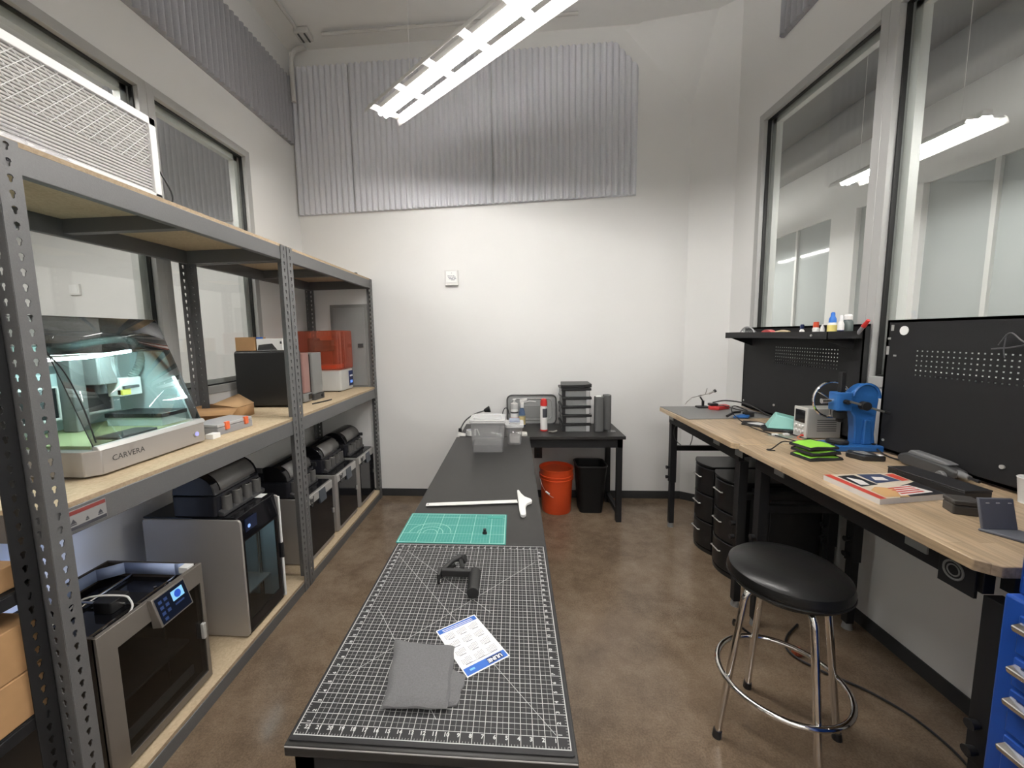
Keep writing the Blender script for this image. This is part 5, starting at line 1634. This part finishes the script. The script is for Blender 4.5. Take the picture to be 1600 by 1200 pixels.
G().prism([(1.49, 3.165), (1.545, 3.13), (1.66, 3.20), (1.655, 3.26), (1.57, 3.24), (1.50, 3.21)], 'z', B1, B1 + .028).build('body', pm('red_holder', (.60, .045, .045), .4), t, bevel=.006)
G().box(1.50, 1.56, 3.17, 3.22, B1 + .028, B1 + .046).build('clip', BLACK, t, bevel=.004)
G().box(1.565, 1.615, 3.17, 3.205, B1 + .026, B1 + .030).build('slot', BLACK, t)
g = G().tube(spline([(1.53, 3.20, B1 + .051), (1.60, 3.14, B1 + .075), (1.68, 3.02, B1 + .070), (1.73, 2.90, B1 + .030), (1.75, 2.75, BZ + .012), (1.74, 2.62, BZ + .008)], 8), .005, 8)
tag(g.build('black_cable', BLACK), 'thick black cable arching from red holder across the far bench', 'cable')
g = G().tube(spline([(1.60, 3.19, B1 + .030), (1.66, 3.06, B1 + .016), (1.74, 2.98, B1 + .010), (1.76, 2.86, B1 + .010)], 8), .004, 8)
tag(g.build('black_cable', BLACK), 'thinner black cable lying along rear of the bench mat', 'cable')
g = G().tube(spline([(1.66, 2.97, B1 + .03), (1.51, 2.86, B1 + .085), (1.45, 2.76, B1 + .055), (1.46, 2.62, B1 + .010), (1.475, 2.45, BZ + .006), (1.515, 2.25, BZ + .005), (1.53, 2.208, BZ + .006)], 8), .0032, 8)
tag(g.build('black_cable', BLACK), 'thin black cable looping forward off the mat to bench seam', 'cable')
t = thing('pliers', 'pliers with blue and black handles lying on bench mat', 'pliers', (1.56, 2.88, B1))
G().tube([(1.455, 2.835, B1 + .018), (1.53, 2.90, B1 + .030), (1.60, 2.95, B1 + .024)], .009, 8).build('handle', BLACK, t)
G().prism([(1.50, 2.845), (1.60, 2.842), (1.63, 2.88), (1.585, 2.915), (1.53, 2.875)], 'z', B1, B1 + .018).build('handle', pm('blue_grip', (.03, .14, .42), .4), t, bevel=.005)
G().box(1.60, 1.66, 2.88, 2.92, B1 + .004, B1 + .032).build('jaw', BLACKM, t, bevel=.004)
t = thing('soldering_tip_tray', 'flat black tool rest with papers, front of bench mat', 'tool rest', (1.54, 2.66, BZ))
G().prism([(1.46, 2.67), (1.535, 2.575), (1.62, 2.60), (1.60, 2.72), (1.52, 2.76)], 'z', BZ, BZ + .010).build('plate', BLACK, t, bevel=.002)
G().prism([(1.50, 2.675), (1.545, 2.61), (1.59, 2.625), (1.575, 2.69)], 'z', BZ + .010, BZ + .012).build('note', PAPER, t)
t = thing('control_box', 'mint green sloped control box on black base beside pegboard', 'control box', (1.62, 2.52, BZ), math.radians(-24))
G().prism([(-.105, -.075), (.085, -.085), (.115, -.03), (.11, .08), (-.06, .10), (-.115, .02)], 'z', 0, .016).build('base', BLACK, t, local=True, bevel=.003)
v = [(-.085, -.055, .016), (.080, -.060, .016), (.080, .060, .016), (-.085, .060, .016), (-.040, -.030, .098), (.078, -.055, .072), (.078, .055, .076), (-.035, .050, .104)]
G().add(v, [(3, 2, 1, 0), (4, 5, 6, 7), (0, 1, 5, 4), (1, 2, 6, 5), (2, 3, 7, 6), (3, 0, 4, 7)]).build('cover', MINT, t, local=True, bevel=.006)
t = thing('antistatic_bag', 'clear plastic bag with white parts before mint control box', 'bag', (1.50, 2.36, BZ))
G().prism([(1.44, 2.40), (1.50, 2.31), (1.64, 2.33), (1.60, 2.43)], 'z', BZ, BZ + .004).build('bag', CLEARP, t)
for x, y in ((1.478, 2.375), (1.545, 2.385)):
    G().box(x, x + .03, y, y + .02, BZ + .001, BZ + .012).build('white_part', WHITE, t, bevel=.003)
t = thing('power_supply', 'beige grey bench power supply with dark display by pegboard', 'power supply', (1.70, 2.36, BZ))
PSU = pm('instrument_grey', (.36, .355, .33), .45, var=.03)
G().box(1.612, 1.785, 2.305, 2.405, BZ + .006, BZ + .172).build('case', PSU, t, bevel=.004)
fp = G().box(1.604, 1.613, 2.303, 2.407, BZ + .004, BZ + .174).build('front_panel', pm('instrument_front', (.55, .545, .52), .45), t, bevel=.003)
G().box(1.602, 1.605, 2.318, 2.392, BZ + .088, BZ + .158).build('display', BLACKG, fp)
for y in (2.33, 2.355, 2.38):
    for z in (.040, .068):
        G().cyl((1.594, y, BZ + z), (1.605, y, BZ + z), .008, n=12).build('knob', WHITE, fp)
G().cyl((1.592, 2.325, BZ + .018), (1.605, 2.325, BZ + .018), .006, n=10).build('terminal', RED, fp)
g = G()
for i in range(6): g.box(1.66, 1.76, 2.3042, 2.3055, BZ + .045 + i * .012, BZ + .049 + i * .012)
g.build('vent_slots', DARK, t)
for x in (1.63, 1.77):
    for y in (2.32, 2.39): G().cyl((x, y, BZ), (x, y, BZ + .007), .008, n=8).build('foot', BLACK, t)
g = G().tube(spline([(1.594, 2.325, BZ + .018), (1.565, 2.31, BZ + .010), (1.57, 2.27, BZ + .004), (1.62, 2.25, BZ + .004)], 6), .003, 6)
tag(g.build('test_lead', pm('orange_red_lead', (.62, .16, .08), .4)), 'orange-red test lead trailing from the power supply', 'cable')
g = G().tube(spline([(1.575, 2.46, BZ + .012), (1.60, 2.36, BZ + .005), (1.63, 2.25, BZ + .004), (1.645, 2.21, BZ + .004)], 6), .003, 6)
tag(g.build('black_cable', BLACK), 'short black cable between mint box and the bench seam', 'cable')

# ---------------------------------------------------------------- arbor press
t = thing('arbor_press', 'blue cast-iron arbor press standing on the near bench', 'press', (1.70, 2.15, BZ))
yb0, yb1 = 2.075, 2.175
G().prism([(1.555, yb1 + .005), (1.565, yb0 - .01), (1.80, yb0 - .02), (1.80, yb1 + .012)], 'z', BZ, BZ + .030).build('base', BLUE, t, bevel=.006)
yc = 2.118
fr = [(1.690, BZ + .028), (1.790, BZ + .028), (1.782, BZ + .08), (1.785, BZ + .20), (1.790, BZ + .255)]
for i in range(9):
    a = -.15 + (PI * .80) * i / 8
    fr.append((1.728 + .062 * math.cos(a), BZ + .268 + .066 * math.sin(a)))
fr += [(1.655, BZ + .285), (1.600, BZ + .288), (1.600, BZ + .215), (1.655, BZ + .205), (1.680, BZ + .170), (1.688, BZ + .10)]
G().prism(fr, 'y', yc - .022, yc + .022).build('frame', BLUE, t, bevel=.006)
rw = [(1.728 + .060 * math.cos(a), yc - .024, BZ + .268 + .064 * math.sin(a)) for a in [PI * 1.0 * i / 16 - .1 for i in range(17)]]
G().tube(rw, .007, 8).build('frame_rib', BLUE, t)
G().prism([(1.720, BZ + .030), (1.760, BZ + .030), (1.752, BZ + .155), (1.722, BZ + .155)], 'y', yc - .036, yc + .02).build('web', BLUE, t, bevel=.005)
hs = G().rbox(1.592, 1.662, yc - .034, yc + .034, BZ + .200, BZ + .292, .010).build('ram_housing', BLUE, t, bevel=.005)
G().box(1.618, 1.640, yc - .011, yc + .011, BZ + .140, BZ + .392).build('ram', BLACKM, t, bevel=.002)
G().rbox(1.606, 1.652, yc - .020, yc + .020, BZ + .158, BZ + .196, .008).build('ram_nose', BLACKM, t, bevel=.004)
G().cyl((1.625, yc - .055, BZ + .248), (1.625, yc + .05, BZ + .248), .011, n=14).build('pinion_shaft', BLACKM, t)
sh = G().cyl((1.545, yc + .01, BZ + .245), (1.595, yc + .005, BZ + .248), .013, n=16).build('axle', CHROME, t)
wp = [(1.572 + .030 * math.cos(a) - .006, yc + .012, BZ + .255 + .088 * math.sin(a)) for a in [PI * .35 + PI * 1.25 * i / 20 for i in range(21)]]
wp = [(1.625 + .088 * math.cos(a), yc + .055, BZ + .245 + .092 * math.sin(a)) for a in [2 * PI * i / 32 for i in range(32)]]
G().tube(wp, .006, 8, closed=True).build('hand_wheel', CHROME, t)
g = G()
for k in range(3):
    a = .5 + k * 2 * PI / 3
    g.cyl((1.625, yc + .052, BZ + .245), (1.625 + .088 * math.cos(a), yc + .055, BZ + .245 + .092 * math.sin(a)), .004, n=8)
g.build('wheel_spokes', CHROME, t)
lv = G().cyl((1.630, yc - .058, BZ + .252), (1.765, yc - .085, BZ + .205), .0055, n=10).build('lever', SSM, t)
G().cyl((1.762, yc - .0845, BZ + .206), (1.783, yc - .089, BZ + .199), .008, n=10).build('lever_grip', BLACK, lv)
G().cyl((1.690, yc - .052, BZ + .232), (1.690, yc - .080, BZ + .232), .021, n=18).build('lever_hub', BLACKM, t)
an = G().cyl((1.628, yc + .002, BZ + .030), (1.628, yc + .002, BZ + .046), .045, n=26).build('anvil_plate', BLACKM, t, bevel=.003)
G().cyl((1.628, yc + .002, BZ + .046), (1.628, yc + .002, BZ + .0465), .030, n=22).build('anvil_face', pm('worn_steel', (.14, .14, .135), .3, metal=.5), an)
for x in (1.585, 1.775):
    G().cyl((x, yb0 + .012, BZ + .030), (x, yb0 + .012, BZ + .036), .008, n=10).build('bolt', BLACKM, t)

# ---------------------------------------------------------------- near bench items
LX, LY = 1.432, 2.005
GP = [[(1.335, 2.015), (1.350, 1.900), (1.515, 1.925), (1.500, 2.09)], [(1.345, 2.03), (1.362, 1.908), (1.512, 1.935), (1.490, 2.095)], [(1.340, 2.035), (1.358, 1.915), (1.508, 1.945), (1.485, 2.10)]]
def bag(i, label, z, h):
    t = thing('fabric_pouch', label, 'pouch', (1.425, 2.0, z), 0, 'lime and black fabric pouches')
    p = GP[i]
    G().prism(p, 'z', z, z + h * .45).build('black_backing', pm('black_fabric', (.018, .018, .018), .8, var=.2, scale=150), t, bevel=.004)
    def P(u, v):
        a = Vector((*p[0], 0)).lerp(Vector((*p[1], 0)), u); b = Vector((*p[3], 0)).lerp(Vector((*p[2], 0)), u)
        q = a.lerp(b, v)
        k = (q - Vector((1.425, 2.0, 0))) * -.07
        return (q.x + k.x, q.y + k.y, z + h * .45 + h * .5 * (1 - (2 * u - 1) ** 4) * (1 - (2 * v - 1) ** 4) + .003 * math.sin(8 * u + 3 * i) * math.sin(6 * v))
    G().grid(P, 14, 14).build('lime_top', LIME, t, solid=.002)
    edge = [P(u, 0) for u in (0, .25, .5, .75, 1)] + [P(1, v) for v in (.25, .5, .75, 1)] + [P(u, 1) for u in (.75, .5, .25, 0)] + [P(0, v) for v in (.75, .5, .25)]
    G().tube([(x, y, zz + .001) for x, y, zz in edge], .0042, 6, closed=True).build('black_binding', MATS['black_fabric'], t)
    return t
bag(0, 'lowest lime and black fabric pouch of the pile', BZ, .020)
bag(1, 'middle lime and black fabric pouch of the pile', BZ + .0235, .019)
t = bag(2, 'topmost lime green fabric pouch of the pile, with strap', BZ + .046, .022)
G().tube(spline([(1.345, 2.035, BZ + .058), (1.325, 2.06, BZ + .052), (1.295, 2.085, BZ + .010), (1.278, 2.095, BZ + .004), (1.275, 2.080, BZ + .004), (1.30, 2.068, BZ + .006)], 6), .003, 6).build('strap', MATS['black_fabric'], t)
t = thing('caliper_case', 'small black gadget with white tag in front of press', 'gadget', (1.625, 1.955, BZ))
G().prism([(1.565, 1.985), (1.590, 1.915), (1.680, 1.905), (1.672, 1.985), (1.60, 2.02)], 'z', BZ, BZ + .026).build('body', BLACK, t, bevel=.006)
G().prism([(1.595, 1.985), (1.612, 1.935), (1.640, 1.93), (1.645, 1.985)], 'z', BZ + .026, BZ + .028).build('top_panel', GREY, t)
G().box(1.655, 1.672, 1.912, 1.93, BZ + .018, BZ + .028).build('white_tag', PAPER, t)
g = G().tube(spline([(1.77, 2.07, BZ + .02), (1.755, 2.01, BZ + .006), (1.745, 1.94, BZ + .005), (1.75, 1.88, BZ + .012)], 6), .004, 6)
tag(g.build('black_cable', BLACK), 'black cable running from press to the grey power tool', 'cable')
t = thing('rotary_tool', 'grey and black long power tool lying against the pegboard', 'power tool', (1.745, 1.79, BZ))
TG = pm('tool_grey', (.17, .17, .172), .4, var=.1)
G().prism([(1.895, .02), (1.87, .005), (1.70, .0), (1.66, .012), (1.655, .040), (1.70, .052), (1.86, .060), (1.892, .045)], 'x', 1.712, 1.765).mat(Matrix.Translation((0, 0, BZ))).build('body', DARK, t, bevel=.008)
G().prism([(1.865, .055), (1.70, .045), (1.685, .060), (1.72, .066), (1.85, .074)], 'x', 1.722, 1.762).mat(Matrix.Translation((0, 0, BZ))).build('grey_shell', TG, t, bevel=.006)
G().cyl((1.738, 1.668, BZ + .030), (1.735, 1.625, BZ + .027), .016, .010, n=14).build('collet', TG, t)
G().cyl((1.735, 1.625, BZ + .027), (1.733, 1.590, BZ + .025), .006, n=10).build('nose', BLACK, t)
G().cyl((1.705, 1.690, BZ + .016), (1.690, 1.690, BZ + .016), .017, n=16).build('dial', TG, t, bevel=.003)
t = thing('long_box', 'long flat black box lying beside the book', 'box', (1.60, 1.61, BZ), math.radians(4))
G().box(-.048, .048, -.135, .135, 0, .029).build('base', BLACK, t, local=True, bevel=.002)
G().box(-.049, .049, -.136, .136, .0295, .036).build('lid', pm('black_card', (.02, .02, .021), .5), t, local=True, bevel=.002)
# book
t = thing('magazine', 'thick illustrated catalogue with red-striped spine near bench front', 'book', (1.40, 1.575, BZ))
BKC = [(1.243, 1.672), (1.252, 1.430), (1.512, 1.482), (1.522, 1.700)]
G().prism([(x * .999 + .001, y) for x, y in BKC], 'z', BZ, BZ + .019).build('page_block', pm('page_edges', (.66, .63, .60), .8, var=.06, scale=200), t)
G().prism(BKC, 'z', BZ + .019, BZ + .0205).build('cover', pm('cover_cream', (.66, .58, .46), .4, var=.1, scale=30), t)
def on_cover(poly, k, mat_, nm):
    a, b, c, d = [Vector((x, y, 0)) for x, y in BKC]
    pts = []
    for u, v in poly:
        q = b.lerp(c, u).lerp(a.lerp(d, u), v)
        pts.append((q.x, q.y, BZ + .0205 + k))
    G().add(pts, [tuple(range(len(pts)))]).build(nm, mat_, t)
CR = pm('cover_red', (.55, .06, .04), .4); CO = pm('cover_orange', (.62, .38, .17), .4); CW = pm('cover_white', (.78, .74, .70), .4); CK = pm('cover_black', (.02, .02, .022), .4); CBL = pm('cover_navy', (.045, .06, .12), .4)
on_cover([(0, 0), (.10, 0), (.10, 1), (0, 1)], .0003, CR, 'printed_spine')
on_cover([(.12, .05), (.45, .0), (.55, .3), (.30, .42), (.14, .30)], .0004, CO, 'printed_picture')
on_cover([(.30, .0), (1, .0), (1, .55), (.55, .35)], .0003, CK, 'printed_picture')
on_cover([(.36, .05), (.90, .10), (.80, .42), (.52, .36)], .0006, CW, 'printed_panel')
for i in range(4):
    on_cover([(.42, .10 + .07 * i), (.80, .13 + .07 * i), (.79, .165 + .07 * i), (.42, .135 + .07 * i)], .0008, CR, 'printed_line')
on_cover([(.14, .45), (.42, .50), (.40, .95), (.14, .92)], .0003, CK, 'printed_picture')
on_cover([(.18, .52), (.30, .50), (.34, .70), (.22, .85)], .0006, CW, 'printed_picture')
on_cover([(.44, .55), (.85, .62), (.80, .95), (.46, .97)], .0004, CBL, 'printed_picture')
on_cover([(.52, .68), (.70, .65), (.72, .80), (.58, .84)], .0007, CW, 'printed_picture')
on_cover([(.86, .60), (.98, .62), (.98, .95), (.84, .92)], .0005, CR, 'printed_picture')
t = thing('device_box', 'small square dark box in front of the long black box', 'box', (1.458, 1.378, BZ), math.radians(-20))
G().rbox(-.034, .034, -.028, .030, 0, .030, .006).build('base', pm('dark_taupe', (.055, .050, .046), .5), t, local=True, bevel=.003)
G().rbox(-.035, .035, -.029, .031, .0315, .048, .006).build('lid', pm('dark_taupe', (.055, .050, .046), .5), t, local=True, bevel=.004)
t = thing('tablet_stand', 'grey L-shaped stand at the near end of bench', 'stand', (1.43, 1.22, BZ))
SL = pm('slate_grey', (.125, .13, .15), .45, var=.04)
G().add([(1.378, 1.242, BZ + .008), (1.470, 1.238, BZ + .008), (1.474, 1.262, BZ + .095), (1.382, 1.266, BZ + .095), (1.378, 1.250, BZ + .008), (1.470, 1.246, BZ + .008), (1.474, 1.270, BZ + .095), (1.382, 1.274, BZ + .095)],
        [(0, 1, 2, 3), (7, 6, 5, 4), (0, 4, 5, 1), (1, 5, 6, 2), (2, 6, 7, 3), (3, 7, 4, 0)]).build('upright', SL, t, bevel=.003)
G().prism([(1.372, 1.250), (1.474, 1.248), (1.500, 1.160), (1.418, 1.165)], 'z', BZ, BZ + .009).build('foot', SL, t, bevel=.003)
g = G()
for x in (1.392, 1.420, 1.452): g.cyl((x, 1.2545, BZ + .084), (x + .008, 1.2545, BZ + .084), .0015, n=6)
g.build('bright_pins', LSILV, t)
t = thing('white_cup', 'white paper cup standing at the right picture edge', 'cup', (1.755, 1.455, BZ))
G().lathe([(.028, 0), (.036, .085), (.038, .088), (.036, .09), (.033, .084), (.026, .006)], (1.755, 1.455, BZ), 24).build('cup', WHITE, t)
G().lathe([(.0285, 0), (.0290, .006)], (1.755, 1.455, BZ), 24).build('foot_ring', PAPER, t)

# ---------------------------------------------------------------- drawer carts beneath the benches
DC = pm('drawer_black', (.014, .014, .0145), .33, var=.1)
def cart(label, y0, y1, xf=1.372, xb=1.76, h=.645):
    t = thing('drawer_cart', label, 'drawer unit', ((xf + xb) / 2, (y0 + y1) / 2, 0), 0, 'black bow-fronted drawer units')
    bow = .045
    def front(x_off, n=10, a=y0, b=y1):
        return [(xf - bow * (1 - (2 * (i / n) - 1) ** 2) + x_off, b + (a - b) * i / n) for i in range(n + 1)]
    body = [(xb, y0 + .004), (xb, y1 - .004)] + front(.022, a=y0 + .004, b=y1 - .004)
    G().prism(body, 'z', .012, h - .012).build('carcass', DC, t)
    G().prism([(xb, y0), (xb, y1)] + front(-.004), 'z', h - .012, h).build('top', DC, t, bevel=.003)
    n = 3; hh = (h - .05) / n
    for k in range(n):
        z0 = .03 + k * hh
        pl = front(0) + [(x + .02, y) for x, y in front(0)[::-1]]
        d = G().prism(pl, 'z', z0 + .006, z0 + hh - .006).build('drawer', DC, t, bevel=.004)
        ym = (y0 + y1) / 2
        x = xf - bow - .004
        hp = [(x + .006, ym + .05, z0 + hh * .62), (x - .006, ym + .045, z0 + hh * .62), (x - .006, ym - .045, z0 + hh * .62), (x + .006, ym - .05, z0 + hh * .62)]
        G().tube(hp, .0045, 8).build('handle', LSILV, d)
    G().prism(front(.004) + [(xb, y0), (xb, y1)], 'z', 0, .026).build('plinth', DC, t)
    return t
cart('black bow-fronted drawer unit farther back under the far bench', 2.815, 3.075)
cart('black bow-fronted drawer unit nearer the stool, under the benches', 2.515, 2.785)
t = thing('storage_cabinet', 'plain black cabinet in the dark under the bench seam', 'cabinet', (1.59, 2.41, 0))
G().box(1.45, 1.73, 2.315, 2.505, .02, .62).build('carcass', DC, t, bevel=.003)
d = G().box(1.444, 1.45, 2.322, 2.498, .04, .60).build('door', DC, t, bevel=.002)
G().box(1.435, 1.444, 2.335, 2.35, .34, .44).build('handle', DARK, d, bevel=.002)
for x in (1.47, 1.71):
    for y in (2.34, 2.48): G().cyl((x, y, 0), (x, y, .021), .016, n=10).build('foot', BLACK, t)
t = thing('extension_lead', 'black extension lead with orange plug on floor behind stool', 'cable', (1.30, 2.0, 0))
G().tube(spline([(1.50, 2.12, .012), (1.38, 2.02, .010), (1.33, 1.92, .012), (1.40, 1.82, .010), (1.52, 1.72, .010), (1.60, 1.60, .008), (1.62, 1.45, .008), (1.58, 1.30, .008), (1.54, 1.15, .008)], 8), .005, 8).build('cable', BLACK, t)
G().tube(spline([(1.20, 2.10, .008), (1.14, 2.06, .040), (1.12, 2.02, .10), (1.16, 2.04, .05), (1.22, 2.02, .010)], 8), .006, 8).build('cable_loop', BLACK, t)
G().box(1.345, 1.385, 1.90, 1.935, .004, .034).build('plug', pm('rust_red_plug', (.35, .07, .03), .5), t, bevel=.006)
g = G().tube(spline([(1.30, 3.24, .888), (1.255, 3.22, .82), (1.265, 3.22, .74), (1.32, 3.24, .684)], 6), .003, 6)
g.tube(spline([(1.42, 3.24, .888), (1.40, 3.22, .80), (1.395, 3.22, .74), (1.39, 3.24, .684)], 6), .003, 6)
tag(g.build('hanging_cable', DARK), 'thin looped cables hanging under the far bench end', 'cable')

# ---------------------------------------------------------------- stool
t = thing('stool', 'round black vinyl stool with chrome legs and foot ring', 'stool', (1.005, 1.49, 0))
cx, cy = 1.005, 1.49
G().lathe([(.150, .640), (.178, .645), (.190, .660), (.193, .680), (.188, .702), (.170, .718), (.12, .727), (.05, .730), (.002, .7305)], (cx, cy, 0), 48).build('cushion', VINYL, t)
G().tube([(cx + .191 * math.cos(2 * PI * i / 48), cy + .191 * math.sin(2 * PI * i / 48), .664) for i in range(48)], .004, 6, closed=True).build('piping', VINYL, t)
G().cyl((cx, cy, .618), (cx, cy, .641), .135, .15, n=36).build('seat_pan', BLACKM, t)
for a in (math.radians(-178), math.radians(-91), math.radians(2), math.radians(86)):
    c, s = math.cos(a), math.sin(a)
    def rp(r, z): return (cx + r * c, cy + r * s, z)
    lg = G().tube(spline([rp(.07, .625), rp(.115, .622), rp(.143, .600), rp(.155, .55), rp(.176, .40), rp(.203, .20), rp(.226, .022)], 6), .0125, 12).build('leg', CHROME, t)
    G().cyl(rp(.2285, 0), rp(.225, .032), .0165, .015, n=14).build('rubber_foot', BLACK, lg)
G().tube([(cx + .2095 * math.cos(2 * PI * i / 56), cy + .2095 * math.sin(2 * PI * i / 56), .262) for i in range(56)], .0105, 12, closed=True).build('foot_ring', CHROME, t)

# ---------------------------------------------------------------- blue tool chest at the right edge
t = thing('tool_chest', 'tall blue steel tool chest with chrome drawer pulls, right edge', 'tool chest', (1.40, .63, 0))
tx0, tx1, ty0, ty1 = 1.105, 1.66, .28, .942
G().box(tx0, tx1, ty0, ty1, .10, .985).build('lower_cabinet', TBLUE, t, bevel=.006)
G().box(tx0 + .022, tx1, ty0, ty1 - .004, .986, 1.46).build('top_chest', TBLUE, t, bevel=.006)
for z0, z1, nm_ in ((.13, .665, 1), (.675, .778, 1), (.788, .856, 1), (.866, .955, 1)):
    d = G().box(tx0 - .006, tx0 + .002, ty0 + .035, ty1 - .035, z0, z1).build('drawer', TBLUE, t, bevel=.003)
    zz = z1 - .024
    G().prism([(tx0 - .006, zz - .014), (tx0 - .024, zz - .010), (tx0 - .028, zz + .004), (tx0 - .006, zz + .012)], 'y', ty0 + .04, ty1 - .04).build('drawer_pull', CHROME, d, bevel=.003)
for z0, z1 in ((1.01, 1.10), (1.11, 1.22), (1.23, 1.42)):
    d = G().box(tx0 + .012, tx0 + .024, ty0 + .035, ty1 - .035, z0, z1).build('drawer', TBLUE, t, bevel=.003)
    zz = z1 - .02
    G().prism([(tx0 + .012, zz - .014), (tx0 - .004, zz - .010), (tx0 - .008, zz + .004), (tx0 + .012, zz + .012)], 'y', ty0 + .04, ty1 - .04).build('drawer_pull', CHROME, d, bevel=.003)
for x in (tx0 + .06, tx1 - .06):
    for y in (ty0 + .06, ty1 - .06):
        w = G().cyl((x - .018, y, .05), (x + .018, y, .05), .05, n=20).build('caster', BLACK, t)
        G().box(x - .024, x + .024, y - .02, y + .02, .055, .101).build('caster_fork', GREY, w)
